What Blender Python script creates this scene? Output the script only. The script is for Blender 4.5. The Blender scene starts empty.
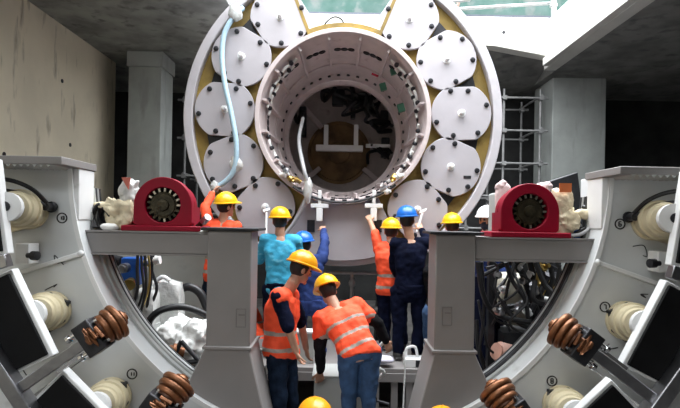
import bpy, math, random
from mathutils import Vector, Matrix, noise
random.seed(7)
V = Vector; PI = math.pi
S = bpy.context.scene; COL = S.collection
CZ = 2.02; F = 520.0; ROLL = math.radians(1.0)
cR, sR = math.cos(ROLL), math.sin(ROLL)
def P(px, py, Y):
    """a point at distance Y in front of the camera, from where it is seen in the photograph"""
    u, v = px-340, py-222
    return V(((u*cR+v*sR)*Y/F, Y, CZ-(-u*sR+v*cR)*Y/F))

# ------------------------------------------------------------------ materials
MATS = {}
def mat(name, col, rough=0.6, metal=0.0, var=0.12, scale=6.0, bump=0.0, bscale=30.0, col2=None, stain=None, spec=0.5, trans=0.0, emit=0.0):
    if name in MATS: return MATS[name]
    m = bpy.data.materials.new(name); m.use_nodes = True
    nt = m.node_tree; N = nt.nodes; L = nt.links
    b = N['Principled BSDF']
    b.inputs['Roughness'].default_value = rough
    b.inputs['Metallic'].default_value = metal
    b.inputs['Specular IOR Level'].default_value = spec
    if trans: b.inputs['Transmission Weight'].default_value = trans
    tc = N.new('ShaderNodeTexCoord')
    n = N.new('ShaderNodeTexNoise'); n.inputs['Scale'].default_value = scale; n.inputs['Detail'].default_value = 6
    L.new(tc.outputs['Object'], n.inputs['Vector'])
    r = N.new('ShaderNodeValToRGB')
    c2 = col2 or tuple(c*(1-var*2) for c in col)
    r.color_ramp.elements[0].position = 0.32; r.color_ramp.elements[0].color = (*c2, 1)
    r.color_ramp.elements[1].position = 0.62; r.color_ramp.elements[1].color = (*col, 1)
    L.new(n.outputs['Fac'], r.inputs['Fac'])
    out = r.outputs['Color']
    if stain:
        n3 = N.new('ShaderNodeTexNoise'); n3.inputs['Scale'].default_value = stain[1]; n3.inputs['Detail'].default_value = 8
        mp = N.new('ShaderNodeMapping'); mp.inputs['Scale'].default_value = stain[3] if len(stain) > 3 else (1, 1, 1)
        L.new(tc.outputs['Object'], mp.inputs['Vector']); L.new(mp.outputs['Vector'], n3.inputs['Vector'])
        r3 = N.new('ShaderNodeValToRGB'); r3.color_ramp.elements[0].position = stain[2]; r3.color_ramp.elements[1].position = stain[2]+0.14
        L.new(n3.outputs['Fac'], r3.inputs['Fac'])
        mx = N.new('ShaderNodeMix'); mx.data_type = 'RGBA'
        L.new(r3.outputs['Color'], mx.inputs['Factor']); L.new(out, mx.inputs[6]); mx.inputs[7].default_value = (*stain[0], 1)
        out = mx.outputs[2]
    L.new(out, b.inputs['Base Color'])
    if emit:
        L.new(out, b.inputs['Emission Color']); b.inputs['Emission Strength'].default_value = emit
    if bump:
        n2 = N.new('ShaderNodeTexNoise'); n2.inputs['Scale'].default_value = bscale; n2.inputs['Detail'].default_value = 5
        L.new(tc.outputs['Object'], n2.inputs['Vector'])
        bp = N.new('ShaderNodeBump'); bp.inputs['Strength'].default_value = bump; bp.inputs['Distance'].default_value = 0.02
        L.new(n2.outputs['Fac'], bp.inputs['Height']); L.new(bp.outputs['Normal'], b.inputs['Normal'])
    MATS[name] = m; return m

M_wall = mat('beige_concrete', (.74, .66, .51), .85, var=.07, scale=1.2, bump=.25, bscale=9, stain=((.36, .31, .23), 3.0, .60, (1, 2.2, .5)))
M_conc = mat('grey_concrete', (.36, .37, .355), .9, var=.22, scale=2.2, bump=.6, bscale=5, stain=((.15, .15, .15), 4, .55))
M_pillar = mat('pillar_concrete', (.34, .36, .345), .85, var=.10, scale=2.0, bump=.2, bscale=12, stain=((.25, .26, .25), 2.5, .56, (2, 2, .4)))
M_unlitc = mat('unlit_concrete', (.035, .035, .035), .9, var=.3, scale=2, bump=.5, bscale=6)  # near-black: the shade of the unlit bays is put into the colour
M_white_c = mat('pale_concrete', (.62, .61, .57), .85, var=.05, scale=2.5, bump=.12, bscale=14)
M_floor = mat('pit_floor', (.10, .095, .09), .8, var=.3, scale=3, bump=.5, bscale=8)
M_lilac = mat('pale_lilac_paint', (.41, .385, .41), .45, var=.03, scale=5, bump=.03, bscale=40)
M_rim = mat('rim_paint', (.48, .455, .48), .42, var=.04, scale=6)
M_barrel = mat('barrel_paint', (.55, .47, .465), .5, var=.06, scale=6, stain=((.38, .31, .29), 7, .62))
M_bulk = mat('bulkhead_paint', (.50, .44, .42), .55, var=.1, scale=5, stain=((.30, .26, .24), 5, .56))
M_olive = mat('olive_primer', (.30, .195, .035), .6, var=.25, scale=3, bump=.2, stain=((.16, .11, .03), 5, .60))
M_brown = mat('rusty_face', (.27, .16, .07), .7, var=.3, scale=4)
M_grey = mat('grey_machine_paint', (.23, .215, .21), .45, var=.04, scale=3, stain=((.19, .18, .175), 3, .66))
M_panel = mat('panel_paint', (.64, .655, .66), .42, var=.04, scale=3, stain=((.42, .42, .41), 4, .66))
M_white = mat('white_paint', (.75, .75, .75), .4, var=.03, scale=5, stain=((.5, .5, .48), 9, .68))
M_steel = mat('bare_steel', (.38, .38, .40), .32, 1.0, var=.10, scale=12)
M_dsteel = mat('dark_steel', (.045, .045, .05), .45, .6, var=.2, scale=12)
M_bolt = mat('black_bolt', (.03, .03, .035), .4, .5, var=.2, scale=20)
M_rubber = mat('black_rubber', (.006, .006, .007), .75, var=.2, scale=10, spec=.2)
M_hose = mat('black_hose', (.012, .012, .014), .45, var=.2, scale=20)
M_ghose = mat('grey_hose', (.36, .36, .37), .5, var=.1, scale=20)
M_bhose = mat('pale_blue_hose', (.42, .60, .72), .4, var=.06, scale=20)
M_wrope = mat('white_rope', (.78, .78, .76), .8, var=.1, scale=40, bump=.4, bscale=90)
M_beige = mat('cream_cylinder', (.62, .54, .36), .4, var=.06, scale=4, stain=((.40, .33, .19), 6, .64))
M_chrome = mat('chrome_rod', (.75, .75, .76), .15, 1.0, var=.04, scale=10)
M_rustdark = mat('rust_core', (.10, .04, .02), .5, .4, var=.2, scale=14)
M_conc2 = mat('shaded_slab_concrete', (.22, .22, .21), .9, var=.22, scale=2.2, bump=.6, bscale=5, stain=((.11, .11, .11), 4, .55))  # darker copy of the grey concrete, shade of the slab undersides painted in
M_hatch = mat('hatch_edge', (.17, .16, .155), .5)
M_copper = mat('rusty_spring', (.24, .095, .04), .42, .55, var=.25, scale=14, bump=.15, bscale=50)
M_red = mat('crimson_paint', (.25, .002, .018), .5, var=.08, scale=6, spec=.2)
M_bronze = mat('dark_bronze', (.05, .04, .02), .45, .55, var=.3, scale=14, bump=.3, bscale=40)
M_tooth = mat('tooth_glint', (.55, .50, .42), .3, .8, var=.15, scale=20)  # pale metal for glints painted on the upper gear teeth
M_bag = mat('clear_plastic_wrap', (.70, .70, .68), .25, var=.10, scale=10, bump=.6, bscale=16, trans=.25)
M_ybag = mat('yellowed_wrap', (.74, .64, .44), .35, var=.14, scale=12, bump=.6, bscale=20)
M_cloth = mat('white_cloth', (.86, .86, .84), .8, var=.06, scale=10, bump=.3, bscale=30)
M_blue = mat('blue_enamel', (.02, .12, .50), .35, var=.12, scale=9)
M_orangetag = mat('orange_tag', (.62, .16, .04), .6)
M_green = mat('green_box', (.06, .20, .13), .5)
M_brass = mat('brass', (.55, .38, .12), .3, .9, var=.15, scale=14)
M_tarp = mat('teal_mesh', (.022, .075, .06), .7, col2=(.06, .105, .095), scale=2.5, stain=((.10, .12, .115), 3, .52))
M_tarp2 = mat('slate_blue_band', (.08, .09, .115), .7)
M_galv = mat('galvanised_tube', (.42, .43, .43), .4, .6, var=.12, scale=10)
M_dimtube = mat('dim_tube', (.24, .24, .24), .6, .2, var=.15, scale=10)  # darker than the other tubes, dimness of the bays put into the colour
M_rusttube = mat('rusty_tube', (.42, .27, .22), .6, .2, var=.15, scale=10)
M_ink = mat('black_ink', (.02, .02, .02), .6)
M_plate = mat('machine_grey_box', (.42, .43, .415), .45, var=.05, scale=4, stain=((.36, .36, .35), 4, .62))
M_skin = mat('skin', (.48, .26, .17), .5, var=.06, scale=20)
M_hair = mat('black_hair', (.012, .010, .009), .6, var=.3, scale=60)
M_eye = mat('dark_eye', (.02, .015, .012), .2)
M_lip = mat('lip', (.36, .13, .10), .5)
M_yhat = mat('yellow_plastic', (.86, .46, .008), .3, var=.03, scale=5)
M_ohat = mat('deep_yellow_plastic', (.80, .32, .006), .3, var=.03, scale=5)
M_bhat = mat('blue_plastic', (.012, .13, .50), .3, var=.03, scale=5)
M_what = mat('white_plastic', (.80, .80, .80), .3, var=.03, scale=5)
M_hivis = mat('hivis_orange', (.95, .085, .022), .75, var=.06, scale=14, bump=.3, bscale=22)
M_strip = mat('reflective_strip', (.36, .31, .27), .5, .0, var=.12, scale=30)
M_teal = mat('turquoise_cloth', (.04, .38, .60), .8, var=.12, scale=9, bump=.35, bscale=18, stain=((.20, .60, .76), 10, .60, (1, 1, 2.4)))  # paler patches paint in cloth pattern and wrinkle highlights
M_navy = mat('navy_cloth', (.004, .006, .020), .85, spec=.08, var=.2, scale=10, bump=.4, bscale=20)
M_cover = mat('blue_coverall', (.030, .055, .19), .85, spec=.15, var=.25, scale=8, bump=.5, bscale=14)
M_jeans = mat('blue_denim', (.035, .085, .19), .9, var=.22, scale=12, bump=.4, bscale=25)
M_djeans = mat('dark_denim', (.012, .022, .045), .9, spec=.1, var=.25, scale=12, bump=.4, bscale=25)
M_black = mat('black_cloth', (.010, .010, .012), .9, spec=.1, var=.2, scale=12, bump=.4, bscale=20)
M_boot = mat('dark_boot', (.025, .022, .02), .6, var=.2, scale=20)
M_mask = mat('dark_mask', (.04, .045, .07), .9)

# ------------------------------------------------------------------ object plumbing
ORG = {}
def tag(o, label=None, cat=None, group=None, kind=None):
    if label: o['label'] = label
    if cat: o['category'] = cat
    if group: o['group'] = group
    if kind: o['kind'] = kind
    return o
def thing(name, label, cat, loc, group=None):
    o = bpy.data.objects.new(name, None); COL.objects.link(o)
    o.location = V(loc); o.empty_display_size = .1; ORG[o.name] = V(loc)
    return tag(o, label, cat, group)
def basis(d):
    d = V(d).normalized(); a = V((0, 0, 1)) if abs(d.z) < .9 else V((1, 0, 0))
    x = d.cross(a).normalized(); y = d.cross(x).normalized()
    return x, y, d
class MB:
    def __init__(s): s.v = []; s.f = []; s.m = []; s.cur = 0
    def add(s, vs, fs):
        o = len(s.v); s.v += [V(p) for p in vs]; s.f += [tuple(i+o for i in f) for f in fs]; s.m += [s.cur]*len(fs); return s
    def box(s, lo, hi):
        x0, y0, z0 = lo; x1, y1, z1 = hi
        x0, x1 = min(x0, x1), max(x0, x1); y0, y1 = min(y0, y1), max(y0, y1); z0, z1 = min(z0, z1), max(z0, z1)
        return s.add([(x0,y0,z0),(x1,y0,z0),(x1,y1,z0),(x0,y1,z0),(x0,y0,z1),(x1,y0,z1),(x1,y1,z1),(x0,y1,z1)],
                     [(0,3,2,1),(4,5,6,7),(0,1,5,4),(1,2,6,5),(2,3,7,6),(3,0,4,7)])
    def obox(s, c, ax, hx, ay, hy, az, hz):
        c = V(c); ax, ay, az = V(ax).normalized()*hx, V(ay).normalized()*hy, V(az).normalized()*hz
        vs = [c+ax*i+ay*j+az*k for k in (-1, 1) for (i, j) in ((-1,-1),(1,-1),(1,1),(-1,1))]
        return s.add(vs, [(0,3,2,1),(4,5,6,7),(0,1,5,4),(1,2,6,5),(2,3,7,6),(3,0,4,7)])
    def bar(s, p0, p1, w, h, up=(0, 0, 1)):
        p0, p1 = V(p0), V(p1); d = (p1-p0); x = d.cross(V(up)).normalized(); y = x.cross(d).normalized()
        return s.obox((p0+p1)/2, x, w/2, d, d.length/2, y, h/2)
    def prism(s, poly, a, b):
        """poly of 3-D points swept by vector b-a (a: offset of first cap)"""
        n = len(poly); a, b = V(a), V(b)
        return s.add([V(p)+a for p in poly]+[V(p)+b for p in poly],
              [tuple(range(n-1, -1, -1)), tuple(range(n, 2*n))]+[(i, (i+1) % n, n+(i+1) % n, n+i) for i in range(n)])
    def lathe(s, p, d, prof, n=20, caps=True):
        """prof: (distance along d, radius)"""
        p = V(p); x, y, d = basis(d); vs = []; fs = []
        for (h, r) in prof:
            for i in range(n):
                t = 2*PI*i/n; vs.append(p+d*h+x*(r*math.cos(t))+y*(r*math.sin(t)))
        k = len(prof)
        for j in range(k-1):
            for i in range(n): fs.append((j*n+i, j*n+(i+1) % n, (j+1)*n+(i+1) % n, (j+1)*n+i))
        if caps:
            fs.append(tuple(range(n-1, -1, -1))); fs.append(tuple((k-1)*n+i for i in range(n)))
        return s.add(vs, fs)
    def cyl(s, p0, p1, r0, r1=None, n=16):
        p0, p1 = V(p0), V(p1); r1 = r0 if r1 is None else r1
        return s.lathe(p0, p1-p0, [(0, r0), ((p1-p0).length, r1)], n)
    def cap(s, p0, r0, p1, r1, n=14):
        """tapered capsule"""
        p0, p1 = V(p0), V(p1); L = (p1-p0).length
        if L < 1e-5: return s.ell(p0, (1,0,0), r0, (0,1,0), r0, (0,0,1), r0)
        pr = [(-r0*math.cos(a), max(1e-4, r0*math.sin(a))) for a in (.05, .45, .9, 1.3)]
        pr += [(L+r1*math.cos(a), max(1e-4, r1*math.sin(a))) for a in (1.3, .9, .45, .05)]
        return s.lathe(p0, p1-p0, pr, n)
    def ell(s, c, ax, rx, ay, ry, az, rz, n=18, k=10, fn=None):
        c = V(c); ax, ay, az = V(ax).normalized(), V(ay).normalized(), V(az).normalized()
        vs = []; fs = []
        for j in range(k+1):
            ph = PI*j/k; ph = min(max(ph, .02), PI-.02)
            for i in range(n):
                t = 2*PI*i/n
                q = ax*(rx*math.sin(ph)*math.cos(t))+ay*(ry*math.sin(ph)*math.sin(t))+az*(rz*math.cos(ph))
                if fn: q = q*fn(q)
                vs.append(c+q)
        for j in range(k):
            for i in range(n): fs.append((j*n+i, (j+1)*n+i, (j+1)*n+(i+1) % n, j*n+(i+1) % n))
        fs.append(tuple(range(n))); fs.append(tuple(k*n+i for i in range(n-1, -1, -1)))
        return s.add(vs, fs)
    def tube(s, pts, r, n=8, sub=6):
        pts = [V(p) for p in pts]
        if sub > 1 and len(pts) > 2:
            q = []
            e = [pts[0]*2-pts[1]]+pts+[pts[-1]*2-pts[-2]]
            for i in range(1, len(e)-2):
                a, b, c, d = e[i-1:i+3]
                for j in range(sub):
                    t = j/sub
                    q.append(.5*((2*b)+(c-a)*t+(2*a-5*b+4*c-d)*t*t+(3*b-3*c+d-a)*t**3))
            q.append(pts[-1]); pts = q
        up = None; vs = []; fs = []; m = len(pts)
        for i, p in enumerate(pts):
            d = (pts[min(i+1, m-1)]-pts[max(i-1, 0)])
            d = d.normalized() if d.length > 1e-7 else V((0, 0, 1))
            if up is None: up = basis(d)[0]
            up = (up-d*up.dot(d)); up = up.normalized() if up.length > 1e-5 else basis(d)[0]
            w = d.cross(up); rr = r[min(i*len(r)//m, len(r)-1)] if isinstance(r, (list, tuple)) else r
            for k in range(n):
                t = 2*PI*k/n; vs.append(p+up*(rr*math.cos(t))+w*(rr*math.sin(t)))
        for i in range(m-1):
            for k in range(n): fs.append((i*n+k, i*n+(k+1) % n, (i+1)*n+(k+1) % n, (i+1)*n+k))
        fs.append(tuple(range(n-1, -1, -1))); fs.append(tuple((m-1)*n+k for k in range(n)))
        return s.add(vs, fs)
    def sector(s, c, r0, r1, a0, a1, y0, y1, n=None, r0b=None, r1b=None):
        """annular sector in the X-Z plane around c (x, z), degrees, from y0 (front) to y1 (back)"""
        n = n or max(2, int(abs(a1-a0)/4)); r0b = r0 if r0b is None else r0b; r1b = r1 if r1b is None else r1b
        vs = []; fs = []; full = abs(abs(a1-a0)-360) < .01; m = n if full else n+1
        for i in range(m):
            t = math.radians(a0+(a1-a0)*i/n); cs, sn = math.cos(t), math.sin(t)
            for (r, y) in ((r0, y0), (r1, y0), (r1b, y1), (r0b, y1)): vs.append((c[0]+r*cs, y, c[1]+r*sn))
        for i in range(n):
            j = (i+1) % m
            for k in range(4): fs.append((i*4+k, i*4+(k+1) % 4, j*4+(k+1) % 4, j*4+k))
        if not full: fs.append((3, 2, 1, 0)); fs.append(tuple((m-1)*4+k for k in range(4)))
        return s.add(vs, fs)
    def mesh(s, name, mats, off=None, smooth=None):
        me = bpy.data.meshes.new(name); off = off or V((0, 0, 0))
        me.from_pydata([tuple(p-off) for p in s.v], [], s.f)
        for m in (mats if isinstance(mats, (list, tuple)) else [mats]): me.materials.append(m)
        for p, k in zip(me.polygons, s.m): p.material_index = k
        import bmesh
        bm = bmesh.new(); bm.from_mesh(me); bmesh.ops.recalc_face_normals(bm, faces=bm.faces); bm.to_mesh(me); bm.free()
        if smooth is not None:
            me.polygons.foreach_set('use_smooth', [True]*len(me.polygons))
            try: me.set_sharp_from_angle(angle=math.radians(smooth))
            except Exception: pass
        me.update(); return me
    def build(s, name, mats, parent=None, smooth=40, bevel=0, org=None):
        off = V(org) if org is not None else (ORG.get(parent.name, V((0, 0, 0))) if parent else V((0, 0, 0)))
        o = bpy.data.objects.new(name, s.mesh(name, mats, off, smooth)); COL.objects.link(o)
        if parent: o.parent = parent
        elif org is not None: o.location = off
        ORG[o.name] = off
        if bevel:
            b = o.modifiers.new('bevel', 'BEVEL'); b.width = bevel; b.segments = 2; b.limit_method = 'ANGLE'; b.angle_limit = math.radians(40)
        return o
def instance(name, me, parent, pos, rot=(0, 0, 0)):
    """a part sharing mesh data, at a world position"""
    o = bpy.data.objects.new(name, me); COL.objects.link(o); o.parent = parent
    o.location = V(pos)-ORG[parent.name]; o.rotation_euler = rot; ORG[o.name] = ORG[parent.name]; return o
def struct(mb, name, m, bevel=0): return tag(mb.build(name, m, bevel=bevel), kind='structure')
def remesh(mb, name, mats, vox, parent, wr=0.0, wsc=9.0, classify=None, smooth=2, stretch=(1, 1, 1)):
    off = ORG[parent.name]
    me = mb.mesh('tmp', M_skin, off)
    t = bpy.data.objects.new('tmp', me); COL.objects.link(t)
    r = t.modifiers.new('r', 'REMESH'); r.mode = 'VOXEL'; r.voxel_size = vox
    if smooth:
        q = t.modifiers.new('s', 'SMOOTH'); q.iterations = smooth; q.factor = .5
    bpy.context.view_layer.update()
    dg = bpy.context.evaluated_depsgraph_get()
    nm = bpy.data.meshes.new_from_object(t.evaluated_get(dg)); nm.name = name
    bpy.data.objects.remove(t); bpy.data.meshes.remove(me)
    nm.materials.clear()
    for m in (mats if isinstance(mats, (list, tuple)) else [mats]): nm.materials.append(m)
    if wr:
        ns = [v.normal.copy() for v in nm.vertices]
        for v, nn in zip(nm.vertices, ns):
            w = v.co+off; w = V((w.x*stretch[0], w.y*stretch[1], w.z*stretch[2]))*wsc
            v.co += nn*(wr*(noise.noise(w)+.6*noise.noise(w*2.3)))
    for p in nm.polygons:
        p.use_smooth = True
        if classify: p.material_index = classify(p.center+off)
    o = bpy.data.objects.new(name, nm); COL.objects.link(o); o.parent = parent; ORG[o.name] = off
    return o
# ================================================================== THE SETTING
m = MB(); m.box((-7.2, -6, -.3), (9.2, 13.7, 0)); struct(m, 'floor', M_floor)
m = MB(); m.box((-5.2, -6, 0), (-4.8, 11.0, 5.3)); struct(m, 'wall_left', M_wall)
m = MB(); m.box((-7.2, 11.0, 0), (-7.0, 13.7, 5.3)); m.box((-7.0, 10.8, 0), (-5.2, 11.0, 5.3)); struct(m, 'wall_recess', M_unlitc)
m = MB(); m.box((-7, 13.5, 0), (9, 13.7, 5.7)); struct(m, 'wall_back', M_unlitc)
m = MB(); m.box((9, -6, 0), (9.2, 13.7, 5.3)); struct(m, 'wall_right', M_unlitc)
m = MB(); m.box((-4.8, -6.2, 0), (9, -6, 5.3)); struct(m, 'wall_front', M_conc)
OPEN_L, OPEN_R, OPEN_N, OPEN_F = -1.75, 4.25, 3.3, 10.7
m = MB(); m.box((-7.2, -.2, 5.3), (OPEN_L, 13.7, 6.3)); m.box((-7.2, -6.2, 5.3), (OPEN_L, -5.0, 6.3)); m.box((-7.2, -5, 5.3), (-4.8, -.2, 6.3)); struct(m, 'ceiling_left', M_conc)
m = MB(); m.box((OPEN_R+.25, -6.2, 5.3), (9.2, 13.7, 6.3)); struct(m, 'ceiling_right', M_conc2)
m = MB(); m.box((OPEN_L, -.2, 5.3), (OPEN_R+.25, OPEN_N, 6.3)); m.box((OPEN_L, -6.2, 5.3), (OPEN_R+.25, -5.0, 6.3)); m.box((-.6, -5, 5.3), (OPEN_R+.25, -.2, 6.3)); struct(m, 'ceiling_near', M_conc)  # the slabs leave an added rear-left gap for fill light
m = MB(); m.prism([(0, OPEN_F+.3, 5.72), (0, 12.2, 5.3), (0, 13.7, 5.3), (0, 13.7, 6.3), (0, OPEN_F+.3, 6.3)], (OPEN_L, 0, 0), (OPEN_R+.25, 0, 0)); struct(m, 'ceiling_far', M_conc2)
# pale beams round the shaft opening
m = MB(); m.prism([(OPEN_L, 0, 5.70), (3.1, 0, 5.70), (OPEN_R, 0, 5.50), (OPEN_R, 0, 6.3), (OPEN_L, 0, 6.3)], (0, OPEN_F, 0), (0, OPEN_F+.3, 0)); tb = struct(m, 'trim_1', M_white_c, .015)
for x in (-.6, .35, 1.9, 2.55, 3.3):
    m = MB(); m.cyl((x, OPEN_F-.006, 5.98), (x, OPEN_F+.02, 5.98), .035, n=12); m.build('tie_hole', M_dsteel, tb)
m = MB(); m.box((OPEN_R, OPEN_N, 5.3), (OPEN_R+.25, OPEN_F+.3, 6.3)); m.box((OPEN_R-.14, OPEN_N, 5.3), (OPEN_R, OPEN_F, 5.46)); struct(m, 'trim_2', M_white_c, .012)
# pillars
m = MB(); m.box((-4.20, 10.2, 0), (-3.55, 10.9, 5.0)); m.box((-4.23, 10.17, 5.0), (-3.52, 10.93, 5.3))
tag(m.build('concrete_pillar', M_pillar, bevel=.015), 'square grey concrete pillar at the end of the beige wall', 'pillar', kind='structure')
m = MB(); m.box((4.66, 11.5, 0), (5.84, 12.6, 5.3))
tag(m.build('concrete_pillar', M_pillar, bevel=.015), 'wide pale concrete pillar before the black bay on the right', 'pillar', kind='structure')
# low upstand wall behind the left frame
m = MB(); m.box((-3.3, 7.7, 0), (-1.8, 7.85, 1.62)); m.box((-3.34, 7.66, 1.62), (-1.76, 7.89, 1.68)); struct(m, 'wall_upstand', M_plate, .01)
# form-tie marks and a painted mark on the beige wall
m = MB()
for (y, z) in ((8.9, 4.35), (7.4, 2.9), (9.2, 3.3), (6.6, 3.9), (10.1, 2.6)): m.cyl((-4.801, y, z), (-4.79, y, z), .035, n=10)
t = m.build('tie_hole', M_dsteel); tag(t, 'dark formwork tie holes in the beige wall', 'tie hole', kind='structure')
m = MB(); m.bar((-4.795, 7.10, 3.05), (-4.795, 7.10, 2.62), .01, .02, (1, 0, 0)); m.bar((-4.795, 7.0, 2.9), (-4.795, 7.3, 2.9), .01, .02); m.bar((-4.795, 7.0, 2.66), (-4.795, 7.2, 2.66), .01, .02)
tag(m.build('survey_mark', M_ink), 'small black survey mark drawn on the beige wall', 'wall mark')

# tarpaulin and poles above the far beam
m = MB(); nx = 40; vs = []; fs = []
for j in range(9):
    for i in range(nx+1):
        x = OPEN_L+(OPEN_R+.6-OPEN_L)*i/nx; z = 6.36+j*.16
        y = 11.15+.05*noise.noise(V((x*2.2, 0, z*1.4)))
        vs.append((x, y, z))
for j in range(8):
    for i in range(nx): a = j*(nx+1)+i; fs.append((a, a+1, a+nx+2, a+nx+1))
m.add(vs, fs); m.add([(p[0], p[1]+.012, p[2]) for p in vs], [f[::-1] for f in fs])
t = thing('mesh_tarpaulin', 'teal mesh tarpaulin stretched above the far white beam', 'tarpaulin', (1.2, 11.15, 6.3))
m.build('sheet', M_tarp, t)
m = MB(); m.box((OPEN_L, 11.0, 6.3), (OPEN_R+.6, 11.1, 6.46)); tag(m.build('hem_band', M_tarp2, t), 'slate blue lower band')
m = MB(); a = P(553, -14, 10.62); b = P(555, 64, 10.62); m.cyl(a, b, .055, n=14)
t = thing('drain_pipe', 'grey vertical pipe at the inner corner of the white beams', 'pipe', b)
m.build('pipe', M_galv, t)
m = MB()
for k in (.25, .7): q = a.lerp(b, k); m.cyl(q+V((0, 0, -.03)), q+V((0, 0, .03)), .075, n=14)
m.build('clamp', M_galv, t)
for k, (x0, y0, x1, y1, M, lab) in enumerate(((437, 2, 470, 0, M_galv, 'thin grey scaffold tube lying highest behind the ring top'), (440, 10, 556, 3, M_galv, 'long grey scaffold tube in front of the teal sheet'),
        (455, 14, 464, -14, M_rusttube, 'leaning rusty scaffold tube at the left end of teal sheet'), (436, 9, 462, 14, M_rusttube, 'short rusty scaffold tube lying on the white beam'))):
    m = MB(); m.cyl(P(x0, y0, 10.95+.07*k-.25), P(x1, y1, 10.95+.07*k-.25), .035, n=10)
    tag(m.build('scaffold_tube', M), lab, 'scaffold tube', 'tubes over the far beam')

# scaffolds in the dark behind
def scaffold(label, x0, x1, y0, y1, ztop, lifts, cat='scaffold'):
    t = thing('tube_scaffold', label, cat, ((x0+x1)/2, (y0+y1)/2, 0))
    n = max(1, round((x1-x0)/.75))
    for yy in (y0, y1):
        for i in range(n+1):
            x = x0+(x1-x0)*i/n; mm = MB(); mm.cyl((x, yy, 0), (x, yy, ztop), .026, n=10); mm.cyl((x, yy, 0), (x, yy, .012), .07, n=10); mm.build('standard', M_dimtube, t)
        for k in range(lifts):
            z = .5+k*(ztop-.7)/(lifts-1); mm = MB(); mm.cyl((x0-.15, yy-.05, z), (x1+.15, yy-.05, z), .024, n=10); mm.build('ledger', M_dimtube, t)
            for i in range(n+1):
                x = x0+(x1-x0)*i/n; mm = MB(); mm.box((x-.045, yy-.085, z-.045), (x+.045, yy+.03, z+.045)); mm.build('coupler', M_dimtube, t)
    for k in range(lifts):
        z = .5+k*(ztop-.7)/(lifts-1)+.05
        for x in (x0, x1): mm = MB(); mm.cyl((x, y0-.1, z), (x, y1+.1, z), .024, n=10); mm.build('transom', M_dimtube, t)
    return t
scaffold('tube scaffold in the dark between grey pillar and ring', -3.4, -2.55, 11.3, 12.3, 4.8, 6)
scaffold('tube scaffold in the dark right of the ring', 2.75, 4.35, 11.4, 12.6, 5.0, 7)

# ================================================================== THE SHIELD RING
RC = (0.015, 3.405)
def rp(r, a, y): t = math.radians(a); return V((RC[0]+r*math.cos(t), y, RC[1]+r*math.sin(t)))
ring = thing('shield_ring', 'large round pale tunnelling shield with ten white cover plates', 'tunnelling machine', (RC[0], 7.6, 1.3))
RY = 6.93
m = MB(); m.sector(RC, 1.995, 2.115, 112, 244, RY-.05, 8.6, 50); m.sector(RC, 1.995, 2.115, 296, 428, RY-.05, 8.6, 50); m.sector(RC, 1.88, 1.98, 243, 297, RY+.05, 8.6, 24); m.build('outer_rim', M_rim, ring, smooth=30, bevel=.012)
m = MB(); m.sector(RC, 1.12, 2.0, 112, 244, RY+.07, RY+.25, 46); m.sector(RC, 1.12, 2.0, 296, 428, RY+.07, RY+.25, 46); m.sector(RC, 1.12, 1.9, 244, 296, RY+.07, RY+.25, 20); m.build('back_plate', M_olive, ring)
# olive lining of the slot at the top
for a, s in ((112, 1), (68, -1)):
    d = V((math.cos(math.radians(a)), 0, math.sin(math.radians(a)))); n_ = V((-d.z, 0, d.x))*s
    m = MB(); c = V((RC[0], RY+.3, RC[1]))+d*1.62+n_*.02; m.obox(c, d, .50, (0, 1, 0), .34, n_, .022); m.build('slot_web', M_olive, ring)
    m = MB(); c = V((RC[0], RY+.0, RC[1]))+d*1.60+n_*.065; m.obox(c, d, .46, (0, 1, 0), .02, n_, .065); m.build('slot_flange', M_olive, ring)
m = MB(); m.sector(RC, 1.155, 1.265, 60, 120, RY-.02, RY+.3, 24); m.build('slot_sill', M_olive, ring)
# black triangles painting in the shadow of the gaps between cover plates
for a in (43.4, 16.4, -10.2, -36.7, 136.6, 163.6, 190.2, 216.7):
    d = V((math.cos(math.radians(a)), 0, math.sin(math.radians(a)))); n_ = V((-d.z, 0, d.x))
    m = MB(); q = V((RC[0], 0, RC[1])); m.prism([q+d*1.60, q+d*1.83+n_*.09, q+d*1.83-n_*.09], (0, RY+.05, 0), (0, RY+.075, 0)); m.build('gap_shade', M_bolt, ring)
# cover plates
boltm = MB(); boltm.lathe((0, 0, 0), (0, -1, 0), [(-.02, .034), (.006, .034), (.008, .026), (.028, .026), (.03, .018)], 12); boltme = boltm.mesh('bolt', M_bolt, smooth=30)
random.seed(3)
for a in (57, 30, 3, -23.5, -50, 123, 150, 177, 203.5, 230):
    c = rp(1.572, a, 0); t = math.radians(a); rad = V((math.cos(t), 0, math.sin(t))); tan = V((-rad.z, 0, rad.x))
    pts = []
    for i in range(72):
        th = 2*PI*i/72; x, y = .398*math.cos(th), .398*math.sin(th)
        k = 1
        y = max(-.353, min(.353, y))
        pts.append(c+rad*x+tan*y)
    m = MB(); m.prism(pts, (0, RY-.035, 0), (0, RY+.015, 0))
    pl = m.build('cover_plate', M_lilac, ring, smooth=25, bevel=.006)
    m = MB(); m.lathe(c+V((0, RY-.03, 0)), (0, -1, 0), [(0, .055), (.012, .05), (.016, .03), (.11, .028), (.115, .02)], 16); m.build('lifting_peg', M_white, pl)
    for th in random.choice(((20, 100, 160, 215, 285, 335), (28, 80, 150, 205, 262, 330), (15, 75, 115, 195, 250, 310))):
        if abs(math.sin(math.radians(th)))*.36 > .33: rr = .332
        else: rr = .352
        th_ = math.radians(th+random.uniform(-4, 4))
        instance('bolt', boltme, pl, c+rad*(rr*math.cos(th_))+tan*(rr*math.sin(th_)*.93)+V((0, RY-.036, 0)))
    if a == -23.5:
        m = MB(); m.box((c.x+.17, RY-.04, c.z-.155), (c.x+.27, RY-.036, c.z-.115)); tag(m.build('name_tag', M_dsteel, pl), 'small dark tag')
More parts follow.
